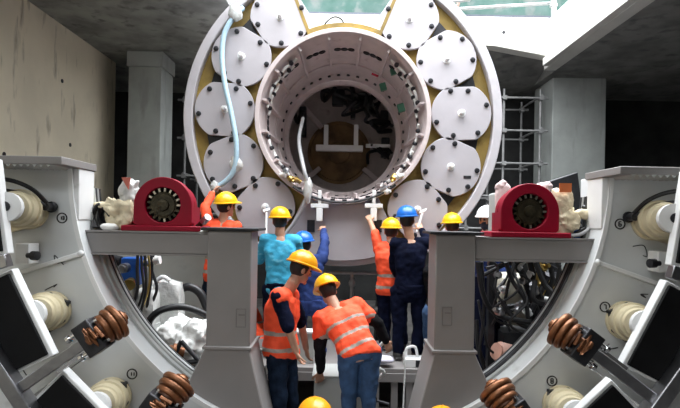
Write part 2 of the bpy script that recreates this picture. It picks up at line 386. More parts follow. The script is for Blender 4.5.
# bottom panel
m = MB(); m.sector(RC, 1.16, 1.90, 245, 295, RY-.02, RY+.05, 26); bp = m.build('bottom_panel', M_lilac, ring, smooth=25, bevel=.006)
for px in (320, 373):
    c = P(px, 209, RY-.03)
    m = MB(); m.box((c.x-.115, RY-.20, c.z+.01), (c.x+.115, RY-.02, c.z+.065)); m.box((c.x-.04, RY-.20, c.z-.16), (c.x+.04, RY-.02, c.z+.01)); m.box((c.x-.022, RY-.20, c.z+.065), (c.x+.022, RY-.16, c.z+.24))
    tag(m.build('tee_bracket', M_white, bp, bevel=.006), 'white tee bracket')
for px in (311, 378):
    c = P(px, 226, RY-.03); m = MB(); m.box((c.x-.05, RY-.04, c.z-.08), (c.x+.05, RY-.01, c.z+.08)); m.build('slot', M_bolt, bp)
# barrel: a cone with ribs, rows of holes
BY0, BY1, BR0, BR1 = RY-.12, 8.6, 1.10, .965
def bar_pt(t, a, inset=0): r = BR0+(BR1-BR0)*t-inset; return rp(r, a, BY0+(BY1-BY0)*t)
m = MB(); m.sector(RC, BR0, BR0+.03, 0, 360, BY0, BY1, 96, r0b=BR1, r1b=BR1+.03); brl = m.build('barrel', M_barrel, ring, smooth=30)
m = MB(); m.sector(RC, 1.095, 1.155, 0, 360, BY0-.03, RY+.2, 96); m.build('barrel_lip', M_barrel, ring, smooth=30, bevel=.006)
m = MB(); m.sector(RC, .89, 1.26, 0, 360, 8.61, 8.68, 96); m.build('inner_flange', M_barrel, ring, smooth=30)
for i in range(16):
    a = i*22.5+11
    p0 = bar_pt(.02, a, .03); p1 = bar_pt(.62, a, .03); m = MB(); m.bar(p0, p1, .028, .075, V((math.cos(math.radians(a)), 0, math.sin(math.radians(a))))); m.build('rib', M_barrel, brl)
m = MB(); m.sector(RC, 1.0, 1.045, 0, 360, BY0+1.05, BY0+1.12, 96); m.build('stiffener', M_barrel, brl, smooth=30)
hm = MB(); hm.lathe((0, 0, 0), (0, 0, 1), [(-.03, .050), (.012, .050), (.014, .036), (.004, .034)], 14); hme = hm.mesh('hole', M_bolt, smooth=30)
sm = MB(); sm.lathe((0, 0, 0), (0, 0, 1), [(-.03, .026), (.02, .026)], 10); sme = sm.mesh('stud', M_bolt, smooth=30)
for i in range(16):
    for j in (-1, 0, 1):
        a = i*22.5+22.25+j*5.2; p = bar_pt(.30, a)
        q = V((-math.cos(math.radians(a)), -.0, -math.sin(math.radians(a)))).to_track_quat('Z', 'Y').to_euler()
        instance('bolt_hole', hme, brl, p, q)
for i in range(40):
    a = i*9+4.5; p = bar_pt(.86, a); q = V((-math.cos(math.radians(a)), 0, -math.sin(math.radians(a)))).to_track_quat('Z', 'Y').to_euler()
    instance('stud', sme, brl, p, q)
# inner chamber
m = MB(); m.sector(RC, 1.25, 1.29, 0, 360, 8.6, 10.1, 72); m.build('chamber_shell', M_bulk, ring, smooth=30)
m = MB(); m.sector(RC, .001, 1.27, 0, 360, 10.0, 10.08, 72); bh = m.build('bulkhead', M_bulk, ring, smooth=30)
m = MB(); m.lathe((RC[0]-.06, 10.0, RC[1]-.06), (0, -1, 0), [(-.02, .60), (.06, .60), (.07, .55), (.03, .53), (.035, .22), (.07, .2), (.07, .02)], 48); tag(m.build('centre_disc', M_brown, bh, smooth=30), 'brown round centre')
for a in (135, 222, 318):
    p0 = rp(.56, a, 9.85); p1 = rp(1.22, a, 9.45); m = MB(); m.bar(p0, p1, .09, .06, (0, 1, 0)); m.build('strut', M_barrel, bh, bevel=.008)
m = MB(); a = P(316, 148, 9.3); b = P(363, 147, 9.3); m.box((a.x, 9.24, a.z-.055), (b.x, 9.36, a.z+.055)); cf = m.build('cross_beam', M_white, ring, bevel=.01)
for px in (326, 356):
    c = P(px, 140, 9.3); m = MB(); m.box((c.x-.04, 9.26, c.z-.10), (c.x+.04, 9.34, c.z+.27)); m.build('upright', M_white, cf, bevel=.008)
m = MB(); c = P(378, 146, 9.4); m.box((c.x-.22, 9.36, c.z-.03), (c.x+.22, 9.44, c.z+.03)); m.build('side_bar', M_white, ring)
random.seed(11)
for k in range(15):
    pts = []; x0, y0 = random.choice([(350, 98), (368, 104), (338, 97), (380, 122), (303, 112), (380, 152), (356, 104)])
    for j in range(5):
        pts.append(P(x0+random.uniform(-14, 14), y0+random.uniform(-10, 12), 9.2+random.uniform(-.3, .5)))
    m = MB(); m.tube(pts, random.choice((.02, .03, .045)), 8); m.build('chamber_hose', M_hose, ring)
for (px, py, w, h) in ((352, 100, 26, 9), (338, 98, 12, 16), (384, 118, 8, 14), (303, 122, 7, 30), (385, 148, 8, 20), (353, 113, 5, 12)):
    c = P(px, py, 9.5); m = MB(); m.box((c.x-w*.009, 9.4, c.z-h*.009), (c.x+w*.009, 9.6, c.z+h*.009)); m.build('pump_unit', M_dsteel, ring, bevel=.02)
for px, py, Y, s in ((401, 108, 7.7, .05), (383, 87, 7.7, .045), (393, 72, 7.4, .035)):
    c = P(px, py, Y); m = MB(); m.obox(c, (1, 0, .3), s, (0, 1, 0), .04, (-.3, 0, 1), s*1.2); tag(m.build('junction_box', M_green, ring, bevel=.005), 'small green box')
c = P(375, 75, 7.25); m = MB(); m.obox(c, (1, 0, -.4), .05, (0, 1, 0), .015, (.4, 0, 1), .012); tag(m.build('red_tag', M_red, ring), 'small red tag')
# pale cable looms curving along the barrel, with black ties
for (a0, a1, r, t_) in ((128, 172, .99, .12), (132, 176, .95, .2), (8, 52, .99, .12), (4, 46, .95, .2), (-42, -2, .97, .15), (190, 224, 1.0, .12), (-60, -24, 1.0, .1)):
    m = MB(); m.tube([bar_pt(t_+.02*math.sin(k*2), a0+(a1-a0)*k/8, .05) for k in range(9)], .018, 8, 4); lo = m.build('cable_loom', M_wrope, ring)
    for k in (1, 3, 5, 7):
        p = bar_pt(t_, a0+(a1-a0)*k/8, .05); m = MB(); m.ell(p, (1, 0, 0), .034, (0, 1, 0), .05, (0, 0, 1), .034, 10, 6); m.build('cable_tie', M_bolt, lo)
m = MB(); m.tube([rp(1.13, a, RY-.20+.01*math.sin(a)) for a in range(236, 312, 6)], .016, 8, 3); m.build('black_cable', M_hose, ring)
for a in range(240, 310, 8):
    p = rp(1.105, a, RY-.165); m = MB(); m.obox(p, (1, 0, 0), .03, (0, 1, 0), .02, (0, 0, 1), .014); m.build('cable_clip', M_bolt, ring)
random.seed(21)
for k in range(8):
    p = rp(1.08+random.uniform(-.06, .05), random.choice((226, 231, 236, 300, 305, 310, 314)), RY-.19); m = MB(); m.lathe(p, (random.uniform(-1, 1), -.4, random.uniform(-1, 1)), [(-.05, .03), (0, .03), (.004, .042), (.04, .042), (.045, .02), (.08, .02)], 10); m.build('valve_fitting', random.choice((M_brass, M_steel, M_white)), ring)
# two steel saddles carry the ring
for x in (-.8, .8):
    z = RC[1]-math.sqrt(1.985**2-.8**2)-.10; m = MB()
    m.prism([(x-.22, 0, 0), (x+.22, 0, 0), (x+.16, 0, z+.02-(.10 if x > 0 else -.10)*0), (x-.16, 0, z+.02)], (0, 8.2, 0), (0, 8.55, 0)); 
    sd = m.build('saddle', M_dsteel, ring); tag(sd, 'dark steel saddle')

# hoses hanging over the ring face
h = thing('water_hose', 'pale blue hose hanging down over the left cover plates', 'hose', P(238, 15, RY-.1))
m = MB(); m.tube([P(243, 8, RY-.06), P(236, 14, RY-.12), P(225, 32, RY-.13), P(222, 55, RY-.14), P(225, 85, RY-.17), P(231, 112, RY-.17), P(236, 140, RY-.18), P(236, 160, RY-.17), P(232, 174, RY-.15), P(222, 184, RY-.13), P(214, 187, RY-.12)], .034, 10); m.build('hose', M_bhose, h)
for (px, py, s) in ((235, 13, .085), (236, 164, .08), (215, 187, .06)):
    m = MB(); m.ell(P(px, py, RY-.14), (1, 0, .3), s, (0, 1, 0), .05, (-.3, 0, 1), s*1.3, 12, 8, lambda q: 1+.35*noise.noise(q*30)); tag(m.build('tie_wrap', M_bag, h), 'clear plastic tie')
h = thing('cable_hose', 'grey hose running from the barrel down to the bottom panel edge', 'hose', P(300, 200, RY-.2))
m = MB(); m.tube([P(303, 118, 7.6), P(299, 140, 7.3), P(303, 165, RY-.2), P(308, 188, RY-.22), P(304, 204, RY-.2), P(296, 220, RY-.16), P(284, 236, RY-.14), P(274, 252, RY-.14)], .026, 10); m.build('hose', M_ghose, h)
m = MB(); m.ell(P(308, 190, RY-.22), (1, 0, 0), .06, (0, 1, 0), .06, (0, 0, 1), .16, 12, 8, lambda q: 1+.3*noise.noise(q*22)); tag(m.build('tie_wrap', M_bag, h), 'white plastic tie')
h = thing('hanging_hose', 'thin black hose loop hanging in the slot at the ring top', 'hose', P(341, 28, 7.25))
m = MB(); m.tube([P(322, 36, 7.25), P(325, 24, 7.25), P(334, 17, 7.25), (P(342, 20, 7.25)), P(345, 30, 7.25), P(344, 36, 7.25)], .012, 8); m.build('hose', M_hose, h)
m = MB(); m.ell(P(331, 32, 7.2), (1, 0, 0), .08, (0, 1, 0), .06, (0, 0, 1), .045, 12, 8); m.build('coupling', M_dsteel, h)

# ================================================================== THE LOWER HALF SHELL AND ITS JACKS
HC = (0.0, 2.42); HR = 2.13; HY = 4.15
def hp(r, a, y): t = math.radians(a); return V((HC[0]+r*math.cos(t), y, HC[1]+r*math.sin(t)))
half = thing('half_shell', 'lower half of a grey steel shield shell, open at the top', 'shield shell', (0, 4.3, 0.0))
SE = [180, 198.5, 217, 235.5, 254, 286, 304.5, 323, 341.5, 360]
for i in range(9):
    m = MB(); m.sector(HC, HR+.02, 3.45 if i in (0, 1, 7, 8) else 2.40+.42*(1 if i in (2, 6) else 0), SE[i]+.12, SE[i+1]-.12, HY, HY+.06, 10)
    m.build('face_panel', M_panel, half, smooth=20)
m = MB(); m.sector(HC, HR, HR+.05, 180, 360, HY-.012, HY+.20, 60); m.build('inner_skin', M_panel, half, smooth=30)
m = MB(); m.sector(HC, HR-.02, HR+.05, 180, 360, HY+.19, HY+.24, 60); m.build('rear_flange', M_plate, half, smooth=30)
m = MB(); m.sector(HC, HR, HR+.035, 180.4, 359.6, HY-.03, HY-.008, 60); m.build('front_lip', M_white, half, smooth=30)
for a in SE[1:-1]:
    p0 = hp(HR+.02, a, HY-.012); p1 = hp(3.4 if a in (198.5, 341.5) else 2.5, a, HY-.012); m = MB(); m.bar(p0, p1, .035, .05, (0, 1, 0)); m.build('seam_rib', M_white, half, bevel=.006)
    m = MB(); c = hp(HR+.03, a, HY-.02); m.ell(c, (1, 0, 0), .03, (0, 1, 0), .03, (0, 0, 1), .03, 10, 8); m.build('seam_pin', M_white, half)
for s in (-1, 1):
    # horizontal split flange, bolt-hole edge showing underneath
    m = MB(); m.box((s*(HR-.06), HY-.30, HC[1]-.01), (s*3.45, HY+.26, HC[1]+.05)); fl = m.build('split_flange', M_grey, half, bevel=.006)
    for k in range(26):
        x = s*(HR+.05+k*.05); m = MB(); m.prism([(x-.021, 0, HC[1]-.009), (x+.021, 0, HC[1]-.009), (x, 0, HC[1]-.03)], (0, HY-.28, 0), (0, HY-.02, 0)); m.build('tooth', M_plate, fl)
    m = MB(); m.box((s*(HR-.05), HY-.012, HC[1]-.42), (s*(HR+.0), HY+.24, HC[1]-.01)); m.build('lit_edge', M_white, half, bevel=.006)  # white block paints in the daylit inner side of the shell
# number roundels on the panels
def seg_digits(m, txt, c, h, y):
    SEG = {'6': 'afgcde', '7': 'abc', '8': 'abcdefg', '1': 'bc', '3': 'abgcd', '2': 'abged'}
    w = h*.5; x0 = c.x-(len(txt)-1)*w*.8
    for k, ch in enumerate(txt):
        x = x0+k*w*1.6
        Z = {'a': ((-1, 1), (1, 1)), 'b': ((1, 1), (1, 0)), 'c': ((1, 0), (1, -1)), 'd': ((-1, -1), (1, -1)), 'e': ((-1, -1), (-1, 0)), 'f': ((-1, 0), (-1, 1)), 'g': ((-1, 0), (1, 0))}
        for sg in SEG[ch]:
            (xa, za), (xb, zb) = Z[sg]; m.bar((x+xa*w/2, y, c.z+za*h/2), (x+xb*w/2, y, c.z+zb*h/2), .008, .004, (0, 1, 0))
for px, py, tx in ((620, 224, '6'), (605, 307, '7'), (552, 381, '8'), (62, 218, '13'), (132, 374, '11')):
    c = P(px, py, HY-.003); m = MB(); m.sector((c.x, c.z), .034, .043, 0, 360, HY-.006, HY-.001, 24); seg_digits(m, tx, c, .036 if len(tx) == 1 else .026, HY-.004)
    tag(m.build('number_roundel', M_ink, half), 'black circled numeral' )
random.seed(5)
for px, py in ((52, 290), (75, 332), (22, 370), (62, 260), (645, 300), (612, 345), (590, 360), (640, 250)):
    c = P(px, py, HY-.002); m = MB()
    m.tube([(c.x+random.uniform(-.06, .06), HY-.003, c.z+random.uniform(-.05, .05)) for k in range(4)], .004, 6)
    m.build('scuff_mark', M_dsteel, half)

NM = {-1: 'left', 1: 'right'}
ORD = ('uppermost', 'middle', 'lowest')
def jack(s, k, a):
    th = 180+a if s < 0 else 360-a; RJ = 2.53 if k == 0 else 2.585
    c = hp(RJ, th, HY); t = math.radians(th); rad = V((math.cos(t), 0, math.sin(t))); tan = V((-rad.z, 0, rad.x)); Yv = V((0, 1, 0))
    r = thing('thrust_jack', f'{ORD[k]} cream thrust jack with black pad on the {NM[s]} side of the half shell', 'hydraulic jack', c, 'thrust jacks of the half shell')
    # dark bracket the barrel comes out of
    m = MB(); hexa = [c-rad*.20+tan*.0, c-rad*.11+tan*.13, c+rad*.15+tan*.165, c+rad*.15-tan*.165, c-rad*.11-tan*.13]
    m.prism(hexa, (0, -.06, 0), (0, -.005, 0)); m.build('mount_bracket', M_beige if k == 0 else M_dsteel, r)
    d = (V((0, -1, 0))-rad*.24).normalized(); b0 = c+V((0, -.01, 0))-rad*.03
    m = MB(); m.lathe(b0, d, [(0, .155), (.05, .155), (.055, .14), (.17, .14), (.175, .150), (.21, .150), (.215, .135), (.30, .128), (.305, .115), (.33, .105)], 28); m.build('barrel', M_beige, r, smooth=30)
    m = MB(); m.lathe(b0+d*.32, d, [(0, .075), (.10, .075)], 20); m.build('rod', M_chrome, r)
    m = MB(); e = b0+d*.40; m.lathe(e, d, [(0, .09), (.03, .105), (.09, .105), (.095, .05)], 20); m.build('rod_head', M_white, r, smooth=30)
    m = MB(); m.lathe(e+d*.09, d, [(0, .036), (.012, .036), (.014, .02)], 14); m.build('retaining_pin', M_bolt, r)
    # pad: steel frame with a black rubber face
    y1 = HY-.46; y0 = HY-.56
    def corners(u0, u1, w): return [V((HC[0], 0, HC[1]))+rad*u+tan*v for (u, v) in ((u0, -w), (u1, -w), (u1, w), (u0, w))]
    m = MB(); m.prism(corners(2.375, 2.66, .335), (0, y0+.02, 0), (0, y1, 0)); m.build('pad_frame', M_white, r, bevel=.008)
    m = MB(); m.prism(corners(2.40, 2.66, .312), (0, y0, 0), (0, y0+.03, 0)); m.build('rubber_pad', M_rubber, r, bevel=.006)
    for v in (-.31, .31):
        pass
    if k == 0:
        for q in (0, 1):
            m = MB(); p = c-rad*(.33)+tan*(.0)*s
            m.tube([c-rad*.22+V((0, -.10, .0+q*.03)), c-rad*.17+V((0, -.19, .06+q*.07)), c-rad*.05+V((0, -.25, .13+q*.08)), c+rad*.10+V((0, -.34, .155+q*.09)), c+rad*.22+V((0, -.42, .15+q*.10))], .017, 8); m.build('feed_hose', M_hose, r)
        m = MB(); m.lathe(c-rad*.22+V((0, -.12, 0)), (0, 1, 0), [(0, .03), (.08, .03), (.085, .045), (.10, .045)], 12); m.build('hose_fitting', M_bolt, r)
    return r
for s in (-1, 1):
    for k, a in enumerate((8.0, 26.6, 45.5)): jack(s, k, a)
# spring-disc rollers on radial arms
def roller(s, k, a):
    th = 180+a if s < 0 else 360-a; t = math.radians(th); rad = V((math.cos(t), 0, math.sin(t))); tan = V((-rad.z, 0, rad.x))
    Y = HY-.62
    g = thing('spring_buffer', f'{"upper" if k == 0 else "lower"} rusty spring buffer on its radial arm, {NM[s]} side', 'spring buffer', hp(2.66, th, Y), 'spring buffers between the jack pads')
    m = MB(); m.bar(hp(2.12, th, Y+.02), hp(2.70, th, Y+.02), .075, .06, (0, 1, 0)); m.build('arm', M_steel, g, bevel=.006)
    m = MB(); m.bar(hp(2.02, th, Y+.02)+tan*.055, hp(2.40, th, Y+.02)+tan*.055, .022, .022, (0, 1, 0)); m.build('guide_rod', M_chrome, g)
    m = MB(); m.obox(hp(2.05, th, Y), rad, .065, (0, 1, 0), .085, tan, .115); bk = m.build('end_block', M_dsteel, g, bevel=.008)
    for u in (-1, 1):
        m = MB(); m.lathe(hp(2.12, th, Y-.03)+tan*(.075*u), rad, [(-.17, .014), (.05, .014), (.052, .026), (.075, .026)], 10); m.build('tie_bolt', M_chrome, bk)
    for i in range(3):
        p = hp(1.985-i*.036, th, Y+.028*i); m = MB(); R = (.105, .122, .127, .122)[i]; m.lathe(p, -rad*.8+V((0, .6, 0)), [(0, R*.84), (.004, R*.94), (.010, R*.99), (.022, R), (.033, R*.99), (.041, R*.94), (.046, R*.84)], 28); m.build('spring_disc', M_copper, g, smooth=50)
    m = MB(); m.cyl(hp(2.0, th, Y), hp(1.88, th, Y+.085), .088, n=24); m.build('spring_core', M_rustdark, g)
    m = MB(); m.lathe(hp(1.865, th, Y+.10), -rad*.8+V((0, .6, 0)), [(0, .06), (.012, .055), (.014, .03), (.03, .03)], 18); m.build('end_nut', M_copper, g)
    m = MB(); m.tube([hp(2.05-.012*i, th, Y-.10+.004*i)+tan*(.085*math.sin(i*2.6)*(1-.05*i))+V((0, -.012*(i % 3), 0)) for i in range(9)], .013, 8, 2)
    m.build('chain', M_copper, g)
for s in (-1, 1):
    for k, a in enumerate((36.0, 54.6)): roller(s, k, a)
    # short stub arm between the two upper pads
    th = 180+17.2 if s < 0 else 360-17.2; Y = HY-.6; t = math.radians(th); rad = V((math.cos(t), 0, math.sin(t)))
    g = thing('stub_arm', f'short grey stub arm between the two upper jack pads on the {NM[s]}', 'stub arm', hp(2.6, th, Y), 'stub arms')
    m = MB(); m.bar(hp(2.36, th, Y), hp(2.72, th, Y), .09, .07, (0, 1, 0)); m.build('arm', M_steel, g, bevel=.006)
    c = P(28 if s < 0 else 659, 252 if s < 0 else 260, HY-.08)
    g = thing('stop_block', f'white stop block with dark knob beside the upper {NM[s]} jack', 'stop block', c, 'stop blocks')
    m = MB(); m.box((c.x-.055, HY-.16, c.z-.09), (c.x+.055, HY-.02, c.z+.07)); m.build('block', M_white, g, bevel=.008)
    m = MB(); m.lathe(c+V((-s*.05, -.09, -.02)), (-s*1, -.2, 0), [(0, .02), (.04, .02), (.042, .035), (.09, .035), (.095, .02)], 12); m.build('knob', M_bolt, g)
    a0, a1 = (199, 262) if s < 0 else (278, 341)
    m = MB(); m.sector(HC, 2.665, 2.76, a0, a1, HY-.66, HY-.54, 6)
    o = m.build('support_band', M_steel, bevel=.008, org=hp(2.7, (a0+a1)/2, HY-.6)); tag(o, f'bluish steel band joining the spring buffer arms on the {NM[s]}', 'steel band', 'steel bands')

# ================================================================== GANTRY FRAMES WITH CRIMSON HOUSINGS
GY = 4.2
def gantry(s):
    t = thing('gantry_frame', f'grey steel post with cross beam carrying the {NM[s]} crimson housing', 'steel frame', (s*.9, GY, 0), 'gantry frames')
    x0, x1, xb = (-1.068, -.712, -2.08) if s < 0 else (.778, 1.10, 2.09)
    cx = (x0+x1)/2
    zt, zm = 1.935, .99
    m = MB(); m.box((x0, GY, zm), (x1, GY+.34, zt)); po = m.build('post', M_grey, t, bevel=.01)
    m = MB(); m.box((x0-.05, GY-.03, zt), (x1+.06, GY+.40, zt+.022)); m.build('top_plate', M_dsteel, t, bevel=.004)
    xi, xo = (x1, x0) if s < 0 else (x0, x1)   # inner / outer
    m = MB(); m.prism([(xo, 0, zm), (xi, 0, zm), (xi+(-s)*.24, 0, 0), (xo+s*.46, 0, 0)], (0, GY-.02, 0), (0, GY+.42, 0)); m.build('pedestal', M_grey, t, bevel=.01)
    m = MB(); m.box((x0-.02, GY-.035, zm-.012), (x1+.02, GY+.40, zm+.012)); m.build('joint_flange', M_grey, t, bevel=.004)
    a, b = sorted((xb, xo)); zb0, zb1 = 1.735, 1.905
    m = MB(); m.box((a, GY+.03, zb0), (b, GY+.36, zb1)); bm_ = m.build('cross_beam', M_grey, t, bevel=.008)
    m = MB(); m.box((a, GY+.02, zb1), (b, GY+.40, zb1+.014)); m.build('beam_flange', M_grey, bm_)
    m = MB(); m.box((a, GY+.02, zb0-.014), (b, GY+.40, zb0)); m.build('beam_flange', M_grey, bm_)
    # small hatch on the post, seen as a thin outline
    hx = cx+(-s)*.10 if s < 0 else cx-.08
    hx = P(241 if s < 0 else 447, 318, GY).x; hz = P(241 if s < 0 else 447, 318 if s < 0 else 316, GY).z
    m = MB()
    for (dx0, dz0, dx1, dz1) in ((-.04, -.075, .04, -.07), (-.04, .07, .04, .075), (-.04, -.075, -.035, .075), (.035, -.075, .04, .075)): m.box((hx+dx0, GY-.004, hz+dz0), (hx+dx1, GY+.002, hz+dz1))
    m.box((hx-.02, GY-.004, hz+.02), (hx+.03, GY+.001, hz+.03)); m.build('hatch', M_hatch, po)
    # crimson housing
    zc = zb1+.014; hxc = P(160, 207, GY).x if s < 0 else P(533, 212, GY).x
    g = thing('bearing_housing', f'crimson arched housing with dark gear on the {NM[s]} cross beam', 'bearing housing', (hxc, GY+.2, zc), 'crimson housings')
    m = MB(); W = .325; m.box((hxc-W, GY+.02, zc), (hxc+W, GY+.36, zc+.045)); m.build('base_flange', M_red, g, bevel=.008)
    R = .24; zc2 = zc+.205; HR_ = .145
    out = [(hxc+R, zc+.045)]+[(hxc+R*math.cos(q), zc2+R*math.sin(q)) for q in [PI*i/28 for i in range(29)]]+[(hxc-R, zc+.045)]
    # arch plate with a round hole: outer outline and hole stitched as a strip
    n = len(out); m = MB(); vs = []; fs = []
    loop = []
    for i in range(60):
        q = 2*PI*i/60; dx, dz = math.cos(q), math.sin(q)
        k = R/max(abs(dx), 1e-6) if dz < 0 else R
        if dz < 0: k = min(R/max(abs(dx), 1e-6), (zc2-zc-.045)/max(-dz, 1e-6))
        loop.append((hxc+dx*k, zc2+dz*k, hxc+dx*HR_, zc2+.01+dz*HR_))
    for y in (GY+.06, GY+.15):
        for L_ in loop: vs.append((L_[0], y, L_[1])); vs.append((L_[2], y, L_[3]))
    N_ = 60
    for i in range(N_):
        j = (i+1) % N_; o2 = 2*N_
        fs += [(2*i, 2*j, 2*j+1, 2*i+1), (o2+2*i, o2+2*i+1, o2+2*j+1, o2+2*j), (2*i, o2+2*i, o2+2*j, 2*j), (2*i+1, 2*j+1, o2+2*j+1, o2+2*i+1)]
    m.add(vs, fs); m.build('arch_plate', M_red, g, smooth=30, bevel=.006)
    m = MB(); m.prism([(p[0], 0, p[1]) for p in [(hxc+R-.03, zc+.045)]+[(hxc+(R-.03)*math.cos(PI*i/24), zc2+(R-.03)*math.sin(PI*i/24)) for i in range(25)]+[(hxc-R+.03, zc+.045)]], (0, GY+.26, 0), (0, GY+.33, 0)); m.build('rear_plate', M_red, g, smooth=30)
    for u in (-1, 1):
        m = MB(); m.box((hxc+u*(R-.03), GY+.13, zc+.045), (hxc+u*(R-.002), GY+.32, zc2)); m.build('side_web', M_red, g)
    gc = (hxc, zc2+.01); m = MB(); nt = 17; pts = []
    for i in range(nt):
        for (dq, r) in ((-.5, .105), (-.28, .108), (-.16, .138), (.16, .138), (.28, .108)):
            q = 2*PI*(i+dq)/nt; pts.append((gc[0]+r*math.cos(q), 0, gc[1]+r*math.sin(q)))
    m.prism(pts, (0, GY+.085, 0), (0, GY+.20, 0)); gr = m.build('gear', M_bronze, g, smooth=20)
    m = MB(); m.lathe((gc[0], GY+.15, gc[1]), (0, 1, 0), [(0, .152), (.06, .152)], 40); m.build('hole_shade_disc', M_bolt, g, smooth=30)  # black disc added so the hole reads as dark shade behind the gear
    m = MB(); m.lathe((gc[0], GY+.085, gc[1]), (0, -1, 0), [(0, .10), (.012, .095), (.0121, .05), (.03, .045), (.032, .02)], 24); m.build('hub', M_bronze, gr, smooth=30)
    for i in range(nt):
        q = 2*PI*i/nt
        if math.sin(q+.25) > .1 or abs(q-1.5*PI) < .25:
            m = MB(); m.obox((gc[0]+.126*math.cos(q), GY+.083, gc[1]+.126*math.sin(q)), (math.cos(q), 0, math.sin(q)), .014, (0, 1, 0), .006, (-math.sin(q), 0, math.cos(q)), .008); m.build('glint_tip', M_tooth, gr)  # glint painted as bright tips, mostly on the upper teeth
    return t, zc, hxc
GL = gantry(-1); GR = gantry(1)
# ================================================================== CLUTTER ON AND BEHIND THE FRAMES
def blob(mb, c, rx, ry, rz, amp=.25, sc=9, n=28, k=18, ax=(1, 0, 0), az=(0, 0, 1), boxy=0.0):
    ax = V(ax).normalized(); az = V(az).normalized(); ay = az.cross(ax)
    c = V(c)
    def fn(q):
        w = 1+amp*(noise.noise((q+c)*sc)+.5*noise.noise((q+c)*sc*2.4))
        if boxy:
            u = V((q.dot(ax)/rx, q.dot(ay)/ry, q.dot(az)/rz)); mx = max(abs(u.x), abs(u.y), abs(u.z), 1e-4)
            w *= 1+boxy*(min(1/mx, 1.45)-1)
        return w
    return mb.ell(c, ax, rx, ay, ry, az, rz, n, k, fn)
ztl = GL[1]
# left: wrapped fitting and cable loops on the cross beam
c = P(121, 211, 4.42)
t = thing('wrapped_valve', 'yellowed plastic-wrapped valve with a red tag beside the left crimson housing', 'valve', (c.x, 4.42, ztl))
m = MB(); blob(m, (c.x+.0, 4.42, ztl+.13), .12, .09, .14, .5, 15, 40, 26, boxy=.4); m.build('valve_body', M_ybag, t, smooth=60)
m = MB(); blob(m, (c.x+.06, 4.42, ztl+.31), .075, .06, .12, .4, 13, 40, 26, az=(.35, 0, 1), boxy=.7); m.build('wrap_top', M_bag, t, smooth=60)
m = MB(); blob(m, (c.x-.10, 4.40, ztl+.21), .11, .06, .03, .4, 16); m.build('handle', M_ybag, t, smooth=60)
m = MB(); q = P(125, 181, 4.33); m.prism([q+V((-.03, 0, .03)), q+V((.045, 0, .03)), q+V((.03, 0, -.07))], (0, -.006, 0), (0, .006, 0)); m.build('red_tag', mat('pale_red_tag', (.52, .13, .09), .6), t)
random.seed(31)
for k in range(12):
    c = P(100+k*1.6, 212, 4.30+.02*k); m = MB(); r = random.uniform(.07, .11)
    pts = [V((c.x-.05+.008*k, 4.3+.02*k, ztl+.02)), V((c.x-.085+random.uniform(-.02, .02), 4.38+.02*k, ztl+.12)), V((c.x-.04, 4.36+.02*k, ztl+.20+random.uniform(0, .04))), V((c.x+.04, 4.38+.02*k, ztl+.12)), V((c.x+.05, 4.4+.02*k, ztl+.02))]
    m.tube(pts, random.uniform(.009, .014), 8)
    o = m.build('coiled_cable', M_hose, org=(c.x, 4.4, ztl)); tag(o, 'black cable loop in the bunch left of the wrapped valve', 'cable', 'black cables on the left cross beam')
m = MB(); blob(m, P(110, 227, 4.34), .07, .05, .035, .3, 12); tag(m.build('rag', M_cloth, smooth=60), 'small white rag under the cable loops on the left cross beam', 'rag')
# pipe stub and rag at the joint of beam and post
c = P(200, 226, 4.35); t = thing('pipe_stub', 'bronze pipe stub lying on the left cross beam near post', 'pipe', c)
m = MB(); m.cyl(P(193, 231, 4.4), P(206, 219, 4.3), .022, n=14); m.build('pipe', M_bronze, t); m = MB(); m.cyl(P(203, 222, 4.32), P(208, 217, 4.28), .03, n=14); m.build('collar', M_steel, t)
m = MB(); blob(m, P(203, 232, 4.28), .07, .05, .032, .3, 12); tag(m.build('rag', M_cloth, smooth=60), 'white rag with folds at the inner end of left cross beam', 'rag')
m = MB(); blob(m, P(211, 232, 4.26), .022, .03, .03, .3, 12); tag(m.build('rag', mat('red_rag', (.6, .05, .04), .8), smooth=60), 'red rag beside the white rag on left cross beam', 'rag')

# right: wrapped valve, cartons and hoses
ztr = GR[1]; c = P(563, 215, 4.4)
t = thing('wrapped_valve', 'yellowed plastic-wrapped valve with orange label beside the right crimson housing', 'valve', (c.x, 4.4, ztr))
m = MB(); blob(m, (c.x, 4.42, ztr+.12), .11, .09, .14, .5, 15, 40, 26, boxy=.4); m.build('valve_body', M_ybag, t, smooth=60)
m = MB(); blob(m, (c.x+.0, 4.42, ztr+.30), .075, .06, .11, .25, 14, 40, 26, boxy=.9); m.build('wrap_top', M_ybag, t, smooth=60)
m = MB(); q = P(566, 188, 4.32); m.box((q.x-.05, 4.325, q.z-.035), (q.x+.05, 4.335, q.z+.04)); m.build('orange_label', M_orangetag, t)
m = MB(); blob(m, (c.x+.17, 4.40, ztr+.20), .07, .05, .05, .3, 12); m.build('handle', M_ybag, t, smooth=60)
random.seed(33)
for k in range(8):
    x = P(583, 215, 4.4).x; m = MB(); dx = random.uniform(-.03, .03)
    pts = [V((x-.13+.012*k, 4.33+.02*k, ztr+.02)), V((x-.04+dx, 4.33+.02*k, ztr+.04+.01*k)), V((x+.05+dx*.5, 4.35+.02*k, ztr+.12)), V((x+.06+dx*.4, 4.4, ztr+.24)), V((x+.02+dx, 4.45, ztr+.27))]
    m.tube(pts, random.uniform(.010, .017), 8); o = m.build('bent_hose', M_hose if k % 3 else M_ghose, org=(x, 4.4, ztr)); tag(o, 'hose bending up from the right cross beam beside the half shell', 'hose', 'bent hoses on the right cross beam')
m = MB(); x = P(573, 228, 4.45).x; m.lathe((x, 4.45, ztr), (0, 0, 1), [(0, .06), (.10, .06), (.11, .04), (.16, .04)], 16); tag(m.build('blue_cap', M_blue, smooth=30, org=(x, 4.45, ztr)), 'dark blue fitting behind the hoses on the right cross beam', 'fitting')
